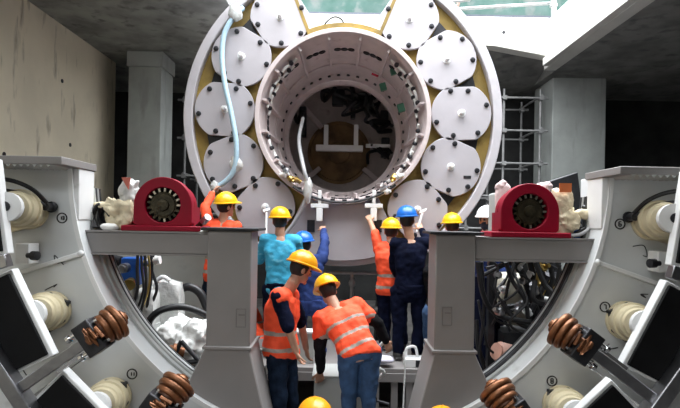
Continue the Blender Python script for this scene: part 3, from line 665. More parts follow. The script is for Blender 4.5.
c = P(521, 210, 5.0); t = thing('wrapped_motor', 'grey motor box under pinkish plastic wrap behind the right crimson housing', 'motor', (c.x, 5.0, 0))
m = MB(); m.box((c.x-.26, 4.85, 1.78), (c.x+.22, 5.2, 2.33)); m.build('motor_box', M_plate, t, bevel=.02)
m = MB(); m.box((c.x-.26, 5.12, 0), (c.x-.20, 5.2, 1.78)); m.build('leg', M_dsteel, t); m = MB(); m.box((c.x+.16, 5.12, 0), (c.x+.22, 5.2, 1.78)); m.build('leg', M_dsteel, t)
for px in (502, 545):
    m = MB(); blob(m, P(px, 187, 4.84), .065, .05, .055, .45, 14); m.build('wrap', mat('pinkish_wrap', (.74, .58, .58), .4, var=.1, bump=.6, bscale=18), t, smooth=60)
m = MB(); blob(m, P(503, 205, 4.84), .07, .05, .22, .25, 8, boxy=.3); m.build('wrap', MATS['pinkish_wrap'], t, smooth=60)
a, b = P(536, 186, 5.6), P(582, 180, 5.6); m = MB(); m.prism([P(531, 187, 5.6), P(578, 172, 5.6), P(583, 212, 5.6), P(531, 230, 5.6)], (0, 0, 0), (0, .1, 0))
t = thing('dark_cabinet', 'dark tilted cabinet panel behind the right wrapped valve', 'cabinet', P(556, 240, 5.65)); m.build('panel', M_dsteel, t, bevel=.01)
m = MB(); q = P(556, 225, 5.65); m.box((q.x-.05, 5.62, 0), (q.x+.05, 5.70, q.z)); m.build('stand', M_dsteel, t)
c = P(594, 186, 5.2); t = thing('sensor_box', 'small white box with a black dial left of the right half shell flange', 'box', (c.x, 5.2, 0))
m = MB(); m.box((c.x-.09, 5.15, c.z-.13), (c.x+.09, 5.3, c.z+.07)); m.build('box', M_white, t, bevel=.01); m = MB(); m.cyl((c.x, 5.15, c.z), (c.x, 5.135, c.z), .035, n=18); m.build('dial', M_ink, t)
m = MB(); m.box((c.x-.03, 5.2, 0), (c.x+.03, 5.26, c.z-.13)); m.build('post', M_galv, t)

# pipes that run along the inside of the half shell, behind the frames
for s, a0, a1 in ((-1, 184, 236), (1, 304, 356)):
    for k, (r, y, M, w) in enumerate(((2.145, 4.42, M_plate, 'pale'), (2.15, 4.465, M_dsteel, 'black'), (2.155, 4.51, M_galv, 'grey'), (2.16, 4.555, M_hose, 'rubber-black'))):
        if s > 0 and k == 0: M = M_dsteel; w = 'dark steel'
        m = MB(); m.tube([hp(r-.03, a, y) for a in range(a0, a1+1, 4)], .021, 10, 2)
        o = m.build('bent_pipe', M, org=hp(r, (a0+a1)/2, y)); tag(o, f'curved {w} pipe following the inside of the half shell on the {NM[s]}', 'pipe', 'curved pipes behind the half shell')
# left nest below the beam
t = thing('valve_block', 'blue valve block hanging behind the left frame', 'valve', P(134, 275, 4.95))
c = P(134, 272, 4.95)
m = MB(); m.box((c.x-.10, 4.88, c.z-.12), (c.x+.08, 5.02, c.z+.14)); m.build('body', M_blue, t, bevel=.012)
m = MB(); m.lathe(c+V((-.03, -.10, .05)), (0, -1, 0), [(0, .045), (.08, .045), (.085, .03), (.12, .03)], 14); m.build('port', M_steel, t)
m = MB(); m.lathe(c+V((.0, -.07, -.08)), (.2, -1, -.3), [(0, .04), (.06, .04), (.065, .055), (.09, .055)], 14); m.build('port', M_brass, t)
m = MB(); m.lathe(c+V((-.12, -.02, .10)), (-1, 0, .2), [(0, .05), (.10, .05), (.105, .03), (.16, .03)], 14); m.build('solenoid', M_bolt, t)
m = MB(); m.lathe(c+V((-.10, -.06, -.18)), (-.3, -.5, -1), [(0, .03), (.05, .03), (.052, .05), (.09, .05), (.092, .025), (.2, .02)], 14); m.build('port', M_steel, t)
m = MB(); m.cyl((c.x, 4.98, 0), (c.x, 4.98, c.z-.1), .03, n=10); m.build('stand', M_galv, t)
random.seed(41)
for k in range(6):
    x = 138+k*3.2; m = MB(); y = 4.82+.04*k
    m.tube([P(x, 250, y), P(x+random.uniform(-3, 3), 268, y), P(x+random.uniform(-2, 4), 290, y-.02), P(x-6+random.uniform(-3, 3), 315, y)], random.uniform(.010, .016), 8)
    o = m.build('hydraulic_hose', M_hose if k != 3 else M_brass, org=P(x, 280, y)); tag(o, 'thin hose dropping from the left cross beam past the blue valve block' if k != 3 else 'brass-coloured line among the black hoses behind left cross beam', 'hose', 'hoses behind the left frame')
t = thing('pipe_nipple', 'white capped pipe nipple pointing right behind the left cross beam', 'pipe fitting', P(154, 261, 5.0))
m = MB(); m.cyl(P(146, 262, 5.0), P(157, 260, 5.0), .03, n=14); m.build('pipe', M_white, t); m = MB(); m.cyl(P(156, 260, 5.0), P(160, 259.5, 5.0), .045, n=14); m.build('cap', M_white, t); m = MB(); m.cyl(P(143, 264, 5.02), P(147, 262, 5.0), .045, n=14); m.build('nut', M_brass, t)
def bagmesh(px0, py0, px1, py1, Y, amp=.16):
    a, b = P(px0, py0, Y), P(px1, py1, Y); c = (a+b)/2; m = MB()
    blob(m, c, abs(b.x-a.x)/2, .14, abs(b.z-a.z)/2, amp, 7, 32, 24, boxy=.7); return m, c
t = thing('wrapped_drum', 'white plastic-wrapped canister standing left of the tall wrapped pump', 'canister', (P(148, 320, 5.1).x, 5.1, 0))
m, c = bagmesh(138, 289, 158, 336, 5.1); m.build('canister', M_bag, t, smooth=60); m = MB(); m.lathe(P(148, 290, 5.1), (0, 0, 1), [(-.03, .05), (.03, .045), (.04, .03)], 14); m.build('neck', M_bag, t)
m = MB(); m.cyl((c.x, 5.1, 0), (c.x, 5.1, c.z-.1), .12, n=16); m.build('base', M_plate, t)
t = thing('wrapped_pump', 'tall clear plastic-wrapped pump behind the white cloth heap', 'pump', (P(165, 320, 5.3).x, 5.3, 0))
m, c = bagmesh(149, 279, 183, 336, 5.3, .10); m.build('wrapped_body', M_bag, t, smooth=60)
m = MB(); a, b = P(156, 281, 5.2), P(170, 281, 5.2); m.tube([a, a.lerp(b, .5)+V((0, 0, .04)), b], .022, 8); m.build('handle', M_white, t)
m = MB(); m.box((c.x-.12, 5.2, 0), (c.x+.12, 5.42, c.z-.1)); m.build('base', M_plate, t)
o = MB(); o.tube([P(146, 338, 4.9), P(150, 320, 4.9), P(162, 310, 4.9), P(182, 307, 4.95), P(202, 313, 5.0), P(214, 322, 5.05)], .034, 10)
tag(o.build('suction_hose', M_hose, org=P(180, 308, 4.9)), 'thick black hose arching over the white cloth heap', 'hose')
o = MB(); o.tube([P(180, 289, 5.6), P(190, 287, 5.6), P(200, 293, 5.6), P(207, 308, 5.6), P(212, 325, 5.6), P(216, 350, 5.56), V((P(217, 370, 5.5).x, 5.5, .05))], .045, 10)
tag(o.build('suction_hose', M_hose, org=P(195, 290, 5.6)), 'thick black hose curving down behind the wrapped pump', 'hose')
t = thing('cloth_heap', 'crumpled heap of white cloth behind the left post', 'cloth', (P(185, 345, 5.1).x, 5.1, 0))
m = MB(); random.seed(8)
for (px, py, r) in ((166, 336, .12), (182, 330, .16), (198, 332, .15), (174, 346, .15), (190, 346, .17), (203, 348, .13), (160, 347, .08)):
    blob(m, P(px, py, 5.05+random.uniform(-.1, .1)), r, r*.9, r*.85, .3, 10)
remesh(m, 'cloth', M_cloth, .014, t, .03, 13, smooth=3)
m = MB(); q = P(185, 345, 5.1); m.box((q.x-.28, 4.95, 0), (q.x+.25, 5.35, q.z-.08)); tag(m.build('pallet_box', M_plate, org=(q.x, 5.15, 0)), 'grey box under the white cloth heap', 'box')
t = thing('coupling_bracket', 'black triangular bracket with copper coupling below the white cloth heap', 'bracket', P(183, 352, 4.75))
m = MB(); tri = [P(181, 341, 4.72), P(199, 361, 4.72), P(172, 364, 4.72)]
for i in range(3): m.cyl(tri[i], tri[(i+1) % 3], .02, n=10)
m.build('triangle_frame', M_dsteel, t)
m = MB(); m.lathe(P(166, 350, 4.72), (P(186, 353, 4.78)-P(166, 350, 4.72)), [(0, .04), (.05, .055), (.055, .07), (.085, .07), (.09, .05), (.16, .05)], 18); m.build('coupling', M_copper, t)
m = MB(); m.cyl(P(172, 364, 4.74), V((P(172, 364, 4.74).x, 4.78, .35)), .02, n=8); m.build('stay', M_dsteel, t)

# right nest: hoses, pump, fittings
random.seed(52)
hz = [[(x0, y0), (x0+random.uniform(-14, 14), y0+random.uniform(8, 20)), (x0+random.uniform(-16, 22), y0+random.uniform(24, 40)), (x0+random.uniform(-8, 24), y0+random.uniform(44, 58))] for x0, y0 in ((484, 258), (497, 258), (510, 258), (524, 258), (534, 258), (545, 258), (556, 258), (490, 285), (505, 280), (520, 285), (535, 280))]+[[(478, 262), (482, 290), (490, 308), (505, 318), (530, 322)], [(486, 268), (512, 262), (540, 262), (560, 270)], [(484, 275), (505, 265), (535, 258)], [(492, 325), (500, 315), (520, 309), (545, 312), (556, 322)],
      [(515, 262), (503, 285), (494, 305), (497, 320), (512, 326)], [(520, 262), (530, 290), (545, 320)], [(528, 262), (538, 292), (552, 318)], [(536, 262), (545, 285), (560, 300), (566, 325)], [(560, 265), (556, 290), (560, 312), (548, 335)],
      [(478, 300), (484, 330), (490, 350), (508, 358)], [(482, 262), (484, 310), (480, 350), (486, 372)], [(500, 300), (518, 322), (540, 332), (552, 336)], [(550, 262), (552, 282), (544, 300), (530, 318)], [(486, 345), (492, 322), (505, 308), (530, 305)],
      [(568, 262), (570, 290), (562, 318), (545, 345), (520, 370)], [(476, 320), (478, 345), (484, 365), (492, 380)], [(506, 262), (512, 280), (525, 300), (528, 318)]]
for k, h_ in enumerate(hz):
    y0 = 4.75+.06*(k % 9); m = MB(); m.tube([P(x, y, y0+random.uniform(-.05, .08)) for x, y in h_], random.choice((.012, .015, .02, .026)), 8)
    M = M_hose if k % 4 else M_dsteel
    tag(m.build('hydraulic_hose', M, org=P(*h_[len(h_)//2], y0)), 'hydraulic hose in the tangle behind the right frame', 'hose', 'hose tangle behind the right frame')
t = thing('dosing_pump', 'cream pump body with clear cover behind the right hose tangle', 'pump', (P(515, 300, 5.4).x, 5.4, 0))
m = MB(); blob(m, P(514, 298, 5.4), .20, .18, .27, .14, 5, boxy=.5); m.build('pump_body', mat('cloudy_cover', (.50, .47, .38), .3, var=.15, scale=8), t, smooth=60)
m = MB(); m.lathe(P(540, 300, 5.25), (0, -.3, 1), [(-.2, .09), (0, .09), (.01, .06), (.12, .06), (.125, .08), (.2, .08)], 16); m.build('filter_bowl', M_brass, t)
for px, py in ((525, 280), (532, 272), (512, 275), (548, 315), (520, 305), (535, 290), (556, 290), (498, 275), (505, 290), (517, 268), (542, 268), (550, 300), (500, 312), (528, 312), (562, 300), (541, 322)):
    m = MB(); m.lathe(P(px, py, random.uniform(4.8, 5.1)), (random.uniform(-1, 1), -.6, random.uniform(-1, 1)), [(-.05, .025), (0, .025), (.004, .04), (.04, .04), (.045, .022), (.1, .02)], 10); m.build('fitting', random.choice((M_brass, M_steel, M_white)), t)
m = MB(); q = P(518, 330, 5.4); m.box((q.x-.2, 5.25, 0), (q.x+.25, 5.6, q.z)); m.build('base', M_dsteel, t)
for px, lab in ((487, 'dark blue barrel behind the right post'), (548, 'black pipe cluster body behind the right cross beam')):
    q = P(px, 300, 5.55); m = MB(); m.lathe((q.x, 5.55, 0), (0, 0, 1), [(0, .14), (.5, .14), (.51, .15), (.54, .15), (.55, .14), (q.z+.25, .14), (q.z+.3, .08)], 20); tag(m.build('barrel_tank', M_navy if px == 487 else M_dsteel, smooth=30, org=(q.x, 5.55, 0)), lab, 'tank')
for k, (x0, y0, x1, y1) in enumerate(((540, 262, 536, 292), (548, 276, 528, 318), (522, 272, 540, 320), (530, 262, 545, 330))):
    m = MB(); m.cyl(P(x0, y0, 4.95+.03*k), P(x1, y1, 5.0+.03*k), (.018, .03, .034, .03)[k], n=12); tag(m.build('steel_pipe', (M_brass, M_dsteel, M_dsteel, M_bolt)[k], org=P(x0, y0, 5)), ('slim brass pipe', 'leaning dark pipe crossing the tangle', 'black pipe slanting down right', 'thick black pipe slanting down right')[k]+' behind the right cross beam', 'pipe')
t = thing('spring_coupling', 'pink and copper ribbed coupling low behind the right post', 'coupling', P(508, 356, 5.0))
m = MB(); d = P(522, 358, 5.0)-P(500, 352, 4.9); m.lathe(P(496, 351, 4.9), d, [(0, .08)]+[(.02+.022*i, .10 if i % 2 else .075) for i in range(8)]+[(.2, .06)], 18); m.build('ribbed_sleeve', mat('salmon_sleeve', (.62, .34, .26), .5), t, smooth=30)
m = MB(); m.lathe(P(496, 351, 4.9)+d.normalized()*.19, d, [(0, .055), (.06, .055), (.065, .08), (.1, .08)], 18); m.build('collar', M_white, t)
m = MB(); q = P(508, 362, 4.95); m.cyl((q.x, 4.97, 0), (q.x, 4.97, q.z-.02), .03, n=10); m.build('stand', M_dsteel, t)

# ================================================================== WORK PLATFORM, RAILING, SMALL THINGS
PZ = .445
t = thing('work_platform', 'grey steel work platform the men stand on below the ring', 'platform', (0, 6.2, 0))
m = MB(); m.box((-1.95, 5.62, PZ-.05), (2.05, 6.95, PZ)); m.build('deck', M_grey, t, bevel=.006)
m = MB(); m.box((-1.95, 5.60, PZ-.14), (2.05, 5.66, PZ-.05)); m.build('front_beam', M_grey, t)
for x in (-1.9, -1.1, -.95, -.62, .42, .62, .78, 1.0, 1.4, 2.0):
    m = MB(); m.box((x-.035, 5.62, 0), (x+.035, 5.70, PZ-.05)); m.build('leg', M_grey, t)
for x in (-1.9, 0, 2.0):
    m = MB(); m.box((x-.035, 6.85, 0), (x+.035, 6.93, PZ-.05)); m.build('leg', M_grey, t)
t = thing('guard_railing', 'grey tube guard railing in the dark under the ring', 'railing', (P(352, 300, 7.55).x, 7.55, 0))
for px in (331, 352, 392):
    q = P(px, 272, 7.55); m = MB(); m.cyl((q.x, 7.55, 0), (q.x, 7.55, 1.3), .028, n=10); m.build('post', M_galv, t)
for py in (273, 309):
    q = P(352, py, 7.55); m = MB(); m.cyl((-.6, 7.55, q.z), (.9, 7.55, q.z), .026 if py < 300 else .045, n=10); m.build('rail', M_galv, t)
for px in (352,):
    q = P(px, 283, 7.5); m = MB(); m.ell(q, (1, 0, 0), .05, (0, 1, 0), .05, (0, 0, 1), .07, 12, 8); m.build('joint', M_galv, t)
# base box in front of the bending man
t = thing('valve_cabinet', 'pale grey cabinet in front of the platform by the bending man', 'cabinet', (P(338, 390, 5.3).x, 5.3, 0))
a, b = P(314, 377, 5.1), P(372, 408, 5.1); m = MB(); m.box((a.x, 5.1, 0), (b.x, 5.5, a.z)); m.build('body', M_plate, t, bevel=.015)
m = MB(); m.box((a.x-.02, 5.08, a.z), (b.x+.02, 5.52, a.z+.02)); m.build('lid', M_plate, t, bevel=.006)
m = MB(); q = P(372, 399, 5.08); m.cyl(q+V((-.02, 0, 0)), q+V((.16, -.05, -.03)), .014, n=8); m.build('lever', M_bolt, t); m = MB(); m.lathe(q, (0, -1, 0), [(-.02, .05), (.03, .05), (.032, .03)], 14); m.build('lever_hub', M_bolt, t)
t = thing('junction_cabinet', 'small pale box between the standing and bending men', 'box', (P(303, 340, 5.75).x, 5.75, PZ))
a, b = P(294, 333, 5.75), P(314, 352, 5.75); m = MB(); m.box((a.x, 5.75, PZ), (b.x, 5.9, a.z)); m.build('body', M_plate, t, bevel=.01); m = MB(); m.box((a.x-.015, 5.73, a.z), (b.x+.015, 5.92, a.z+.02)); m.build('lid', M_white, t)
t = thing('cable_coil', 'coil of white cable hung at the left pedestal', 'cable', P(262, 362, 4.75))
c = P(262, 360, 4.72)
for k in range(5):
    m = MB(); r = .075+.008*k; m.tube([c+V((r*math.cos(q)*.8, -.02*k+.01*math.sin(q*3), r*math.sin(q)*1.1)) for q in [2*PI*i/16 for i in range(17)]], .013, 8, 2); m.build('turn', M_wrope, t)
m = MB(); m.tube([c+V((-.05, -.02, -.05)), P(258, 380, 4.68), P(263, 398, 4.68), V((P(265, 408, 4.68).x, 4.68, .02))], .012, 8); m.build('tail', M_wrope, t)
m = MB(); m.tube([P(252, 340, 4.62), P(254, 352, 4.62), P(258, 375, 4.64), P(262, 400, 4.66), V((P(264, 408, 4.66).x, 4.66, .01))], .018, 8); tag(m.build('white_cable', M_wrope, org=P(256, 370, 4.64)), 'white cable hanging along the inner edge of the left pedestal', 'cable')
m = MB(); m.tube([P(404, 352, 5.58), P(405, 368, 5.57), P(404, 390, 5.57), V((P(403, 405, 5.57).x, 5.55, .01))], .009, 8); tag(m.build('white_string', M_wrope, org=P(404, 370, 5.57)), 'thin white string hanging off the platform edge', 'string')
m = MB(); random.seed(61); c = P(372, 352, 5.0)
pts = [P(386, 340, 5.2), P(378, 348, 5.1), P(373, 356, 5.0), P(376, 366, 5.0), P(384, 372, 5.2), P(379, 378, 5.25)]
m.tube(pts, .018, 8); tag(m.build('white_rope', M_wrope, org=c), 'white rope looping beside the bending man', 'rope')
t = thing('tool_caddy', 'white wire tool caddy standing on the platform by the navy worker', 'tool caddy', (P(414, 352, 5.72).x, 5.75, PZ))
a, b = P(405, 346, 5.72), P(427, 360, 5.72)
m = MB(); m.box((a.x, 5.68, PZ), (b.x, 5.86, PZ+.09)); m.build('tray', M_white, t, bevel=.008)
m = MB(); m.tube([V((a.x+.02, 5.77, PZ+.08)), V((a.x+.02, 5.77, PZ+.17)), V((a.x+.05, 5.77, PZ+.20)), V((a.x+.12, 5.77, PZ+.20)), V((a.x+.15, 5.77, PZ+.08))], .016, 8); m.build('handle', M_white, t)
m = MB(); m.box((b.x-.13, 5.66, PZ+.01), (b.x-.02, 5.68, PZ+.08)); m.build('dark_panel', M_dsteel, t)
t = thing('rag', 'lilac-white rag lying on the platform edge', 'rag', (P(381, 362, 5.68).x, 5.68, PZ))
m = MB(); blob(m, P(382, 359, 5.7)+V((0, 0, .0)), .14, .08, .045, .3, 9); m.build('cloth', mat('lilac_rag', (.62, .60, .70), .8, var=.1, bump=.3), t, smooth=60)
# ================================================================== PEOPLE
def torso(mb, J, prof, bow=0.0):
    hm = (J['hl']+J['hr'])/2; sm = (J['sl']+J['sr'])/2
    rh = (J['hr']-J['hl']).normalized(); rs = (J['sr']-J['sl']).normalized()
    n = 22; vs = []; fs = []; ks = len(prof)
    up = (sm-hm).normalized()
    for j, (t, w, d) in enumerate(prof):
        k = min(max(t, 0), 1); r = (rh*(1-k)+rs*k).normalized(); f = up.cross(r).normalized()
        c = hm+(sm-hm)*t-f*(bow*math.sin(PI*k))
        for i in range(n):
            q = 2*PI*i/n; cs, sn = math.cos(q), math.sin(q)
            cs = math.copysign(abs(cs)**.8, cs); sn = math.copysign(abs(sn)**.8, sn)
            vs.append(c+r*(w*cs)+f*(d*sn))
    for j in range(ks-1):
        for i in range(n): fs.append((j*n+i, j*n+(i+1) % n, (j+1)*n+(i+1) % n, (j+1)*n+i))
    fs.append(tuple(range(n-1, -1, -1))); fs.append(tuple((ks-1)*n+i for i in range(n)))
    mb.add(vs, fs)
PROF = [(-.20, .09, .07), (-.10, .155, .105), (0, .168, .118), (.16, .160, .112), (.36, .145, .100), (.58, .160, .112), (.78, .175, .116), (.92, .175, .100), (1.0, .150, .082), (1.07, .085, .062)]
def infl(e, lo=-.2, hi=1.1): return [(t, w+e, d+e) for (t, w, d) in PROF if lo <= t <= hi]
def hand(mb, w, d, nrm, side, curl):
    """w wrist, d finger direction, nrm palm normal (curl side), side +1: thumb towards d x nrm"""
    d = d.normalized(); nrm = (nrm-d*nrm.dot(d)).normalized(); x = d.cross(nrm).normalized()*side
    for k, (fl, off) in enumerate(((.070, .033), (.078, .011), (.073, -.011), (.058, -.032))):
        kn = w+d*(.088-.004*abs(k-1))+x*off
        mb.cap(w+x*off*.55+d*.01, .016, kn, .0125, 10)
        p = kn; a = curl*.5
        for s_ in range(3):
            q = p+(d*math.cos(a)+nrm*math.sin(a))*fl*(.45, .32, .26)[s_]
            mb.cap(p, .0092-.0006*s_, q, .0088-.0008*s_, 8); p = q; a += curl
    b = w+x*.026+d*.022; p1 = b+(x*.75+d*.6+nrm*.25).normalized()*.042; p2 = p1+(x*.25+d*.85+nrm*.45).normalized()*.034; p3 = p2+(d*.85+nrm*.6).normalized()*.026
    mb.cap(b, .015, p1, .0115, 10); mb.cap(p1, .0112, p2, .0098, 10); mb.cap(p2, .0098, p3, .0085, 10)
def person(label, J, hat, shirt=M_navy, vest=None, trousers=M_djeans, face=(0, 1, 0), sleeve='long', vest_sleeve=.0, curl=(.6, .6), palm=None, hat_mat=None, mask=False, bow=.02, vest_hi=1.0, tilt=0.0, cat='person'):
    J = {k: V(v) for k, v in J.items()}
    foot = (J['fl']+J['fr'])/2; foot.z = min(J['fl'].z, J['fr'].z)-.07
    o = thing('person', label, cat, foot)
    f = V(face).normalized(); hd = J['head']; nk = J['neck']
    up = (hd-nk).normalized()*.5+V((0, 0, 1))*.5; up = (up-f*up.dot(f)).normalized() if abs(up.normalized().dot(f)) < .97 else (hd-nk).normalized()
    f = (f-up*f.dot(up)).normalized(); r = f.cross(up)
    # ---- one continuous body
    b = MB(); torso(b, J, PROF, bow)
    sm = (J['sl']+J['sr'])/2
    b.cap(sm, .06, nk, .058, 16); b.cap(nk, .058, hd-up*.03-f*.01, .055, 16)
    b.ell(hd+up*.02-f*.008, r, .076, f, .097, up, .105, 20, 14)
    b.ell(hd-up*.055+f*.022, r, .058, f, .066, up, .062, 16, 10)          # jaw
    b.ell(hd-up*.012+f*.092, r, .013, f, .022, up, .026, 10, 8); b.ell(hd-up*.026+f*.102, r, .018, f, .014, up, .011, 10, 8)   # nose
    b.ell(hd-up*.104+f*.068, r, .022, f, .02, up, .018, 10, 8)            # chin
    for s in (-1, 1): b.ell(hd+r*(.078*s)-up*.005-f*.008, r, .010, f, .020, up, .032, 10, 8)
    for s in (-1, 1): b.ell(hd+r*(.030*s)+f*.078+up*.034, r, .026, f, .014, up, .008, 10, 8)
    for S_, sg in (('l', -1), ('r', 1)):
        b.cap(J['s'+S_], .062, J['e'+S_], .046, 14); b.cap(J['e'+S_], .045, J['a'+S_], .030, 14); b.cap((J['s'+S_]+sm)/2, .07, J['s'+S_], .062, 14)
        b.cap(J['h'+S_], .090, J['k'+S_], .060, 14); b.cap(J['k'+S_], .058, J['f'+S_], .042, 14)
        fd = V((f.x, f.y, 0)); fd = fd.normalized() if fd.length > .1 else V((0, 1, 0))
        b.cap(J['f'+S_]-V((0, 0, .03)), .040, J['f'+S_]+fd*.14-V((0, 0, .035)), .030, 12)
        d = (J['a'+S_]-J['e'+S_]).normalized(); pn = V((palm or {}).get(S_, f))
        if abs(pn.normalized().dot(d)) > .95: pn = V((-sg, 0, .2))
        hand(b, J['a'+S_], d, pn, sg if (pn.dot(f) > -.1) else -sg, curl[0 if S_ == 'l' else 1])
    remesh(b, 'body', M_skin, .0062, o, smooth=1)
    # ---- face pieces and hair
    for s in (-1, 1):
        m = MB(); m.ell(hd+r*(.031*s)+f*.083+up*.012, r, .013, f, .009, up, .008, 12, 8); m.build('eye', M_eye, o)
    m = MB(); m.ell(hd-up*.062+f*.082, r, .022, f, .008, up, .006, 12, 8); m.build('mouth', M_lip, o)
    m = MB(); m.ell(hd+up*.03-f*.018, r, .085, f, .096, up, .112, 20, 14, lambda q: 1+.03*noise.noise(q*90)); m.build('hair', M_hair, o)
    if mask:
        m = MB(); m.ell(hd-up*.055+f*.035, r, .072, f, .075, up, .062, 16, 10); m.build('face_mask', M_mask, o)
    # ---- hard hat
    hu = (up+f*tilt).normalized(); hf = (f-hu*f.dot(hu)).normalized(); hr_ = hf.cross(hu); hc = hd+up*.058
    def dome(rx, ry, rz, lo):
        vs = []; fs = []; n, k = 28, 9
        for j in range(k+1):
            ph = (PI/2)*(1-j/k)*(1)+.03*0; rr = math.sin(max(ph, .02)) if True else 0; z = math.cos(ph)
            for i in range(n):
                q = 2*PI*i/n; cs, sn = math.cos(q), math.sin(q); rdg = 1+(.05 if abs(cs) < .16 and z > .25 else 0)
                vs.append(hc+hr_*(rx*rr*cs)+hf*(ry*rr*sn)+hu*(rz*z*rdg+lo))
        for j in range(k):
            for i in range(n): fs.append((j*n+i, j*n+(i+1) % n, (j+1)*n+(i+1) % n, (j+1)*n+i))
        fs.append(tuple(range(n-1, -1, -1))); fs.append(tuple(k*n+i for i in range(n)))
        return vs, fs
    m = MB(); m.add(*dome(.122, .145, .125, 0)); hh = m.build('hard_hat', hat, o, smooth=50)
    m = MB(); vs = []; fs = []; n = 36
    for i in range(n):
        q = 2*PI*i/n; cs, sn = math.cos(q), math.sin(q); ex = .013+(.045*max(0, sn)**2)
        for (e, z) in ((-.012, .012), (ex, -.012*max(0, sn)), (ex, -.010-.012*max(0, sn)), (-.012, -.012)):
            vs.append(hc+hr_*((.122+e)*cs)+hf*((.145+e)*sn)+hu*z)
    for i in range(n):
        j = (i+1) % n
        for k in range(4): fs.append((i*4+k, i*4+(k+1) % 4, j*4+(k+1) % 4, j*4+k))
    m.add(vs, fs); m.build('brim', hat, hh, smooth=50)
    # ---- clothes
    st = MB(); torso(st, J, infl(.014, -.12, 1.02), bow)
    for S_ in 'lr':
        st.cap((J['s'+S_]+sm)/2, .082, J['s'+S_], .078, 14); st.cap(J['s'+S_], .078, J['e'+S_], .062, 14)
        if sleeve == 'long': st.cap(J['e'+S_], .062, J['e'+S_].lerp(J['a'+S_], .90), .045, 14)
    remesh(st, 'coverall_top' if trousers is shirt else 'shirt', shirt, .011, o, .012, 9)
    tr = MB(); torso(tr, J, infl(.016, -.2, .2), bow)
    for S_ in 'lr':
        tr.cap(J['h'+S_], .108, J['k'+S_], .080, 14); tr.cap(J['k'+S_], .080, J['k'+S_].lerp(J['f'+S_], .93), .070, 14)
    remesh(tr, 'trousers', trousers, .011, o, .014, 8)
    for S_ in 'lr':
        bt = MB(); a = J['f'+S_]; bt.cap(a+V((0, 0, .06)), .058, a-V((0, 0, .02)), .056, 14); bt.cap(a-V((0, 0, .03))-fd*.03, .042, a+fd*.15-V((0, 0, .036)), .036, 14)
        bt.obox(a+fd*.05-V((0, 0, .062)), fd, .13, V((0, 0, 1)).cross(fd), .044, (0, 0, 1), .01)
        remesh(bt, 'boot', M_boot, .010, o, smooth=1)
    if vest:
        hm = (J['hl']+J['hr'])/2; ax = sm-hm; L2 = ax.length_squared; rs = (J['sr']-J['sl']).normalized(); upv = ax.normalized()
        vt = MB(); torso(vt, J, infl(.034, -.12, 1.0), bow)
        for S_ in 'lr':
            vt.cap((J['s'+S_]+sm)/2, .098, J['s'+S_].lerp(sm, .12), .094, 14)
            if vest_sleeve: vt.cap(J['s'+S_], .094, J['s'+S_].lerp(J['e'+S_], vest_sleeve), .080, 14)
        def cl(p):
            t = (p-hm).dot(ax)/L2; s_ = abs((p-sm).dot(rs))
            if .06 < t < .13 or .34 < t < .41 or (vest_sleeve and .62 < t < .68): return 1
            return 0
        remesh(vt, 'safety_vest', [vest, M_strip], .0105, o, .014, 8, cl)
    return o, (hd, up, f, r)
def D(px, py, Y): return P(px, py, Y)

# man reaching up behind the left post
Y = 6.3
A, _ = person('worker in orange vest and yellow helmet reaching up behind the left post', dict(head=D(226, 207, Y), neck=D(223, 219, Y), sl=D(209, 226, Y), sr=D(236, 228, Y), el=D(205, 207, Y+.12), al=D(213, 193, Y+.35), er=D(240, 250, Y), ar=D(238, 262, Y+.25),
    hl=D(211, 276, Y), hr=D(229, 276, Y), kl=D(210, 312, Y), kr=D(230, 312, Y), fl=D(210, 346, Y), fr=D(231, 346, Y)), M_yhat, shirt=M_hivis, vest=M_hivis, trousers=M_djeans, face=(.75, .6, .1))
# turquoise shirt
Y = 6.0
B, _ = person('worker in turquoise shirt and yellow helmet seen from behind', dict(head=D(280, 222, Y+.02), neck=D(280, 232, Y), sl=D(266, 240, Y), sr=D(296, 241, Y), el=D(260, 259, Y+.12), al=D(265, 240, Y+.32), er=D(300, 260, Y+.10), ar=D(297, 250, Y+.32),
    hl=D(271, 290, Y), hr=D(290, 290, Y), kl=D(270, 325, Y), kr=D(291, 325, Y), fl=D(270, 352, Y), fr=D(291, 352, Y)), M_yhat, shirt=M_teal, trousers=M_navy)
# blue coverall reaching to the left bracket
Y = 6.15
C, _ = person('worker in blue coverall and blue helmet reaching up to left bracket', dict(head=D(304, 246, Y+.03), neck=D(306, 255, Y), sl=D(294, 262, Y), sr=D(321, 260, Y), el=D(294, 280, Y+.15), al=D(303, 284, Y+.36), er=D(325, 243, Y+.12), ar=D(323, 230, Y+.42),
    hl=D(300, 306, Y), hr=D(319, 306, Y), kl=D(300, 333, Y+.22), kr=D(321, 333, Y+.22), fl=D(300, 351, Y-.02), fr=D(321, 351, Y-.02)), M_bhat, shirt=M_cover, trousers=M_cover)
# standing man in the foreground
Y = 4.72
Dm, _ = person('worker in orange vest over navy shirt standing before the platform', dict(head=D(301, 270, Y+.06), neck=D(293, 283, Y+.02), sl=D(290, 296, Y+.19), sr=D(279, 298, Y-.14), el=D(301, 322, Y+.26), al=D(306, 348, Y+.30), er=D(288, 326, Y-.20), ar=D(296, 351, Y-.12),
    hl=D(286, 352, Y+.09), hr=D(277, 352, Y-.08), kl=D(290, 400, Y+.10), kr=D(279, 400, Y-.08), fl=D(289, 438, Y+.10), fr=D(277, 438, Y-.08)), M_ohat, shirt=M_navy, vest=M_hivis, trousers=M_djeans, face=(.86, .42, -.28), tilt=.05, sleeve='short', curl=(.5, .5))
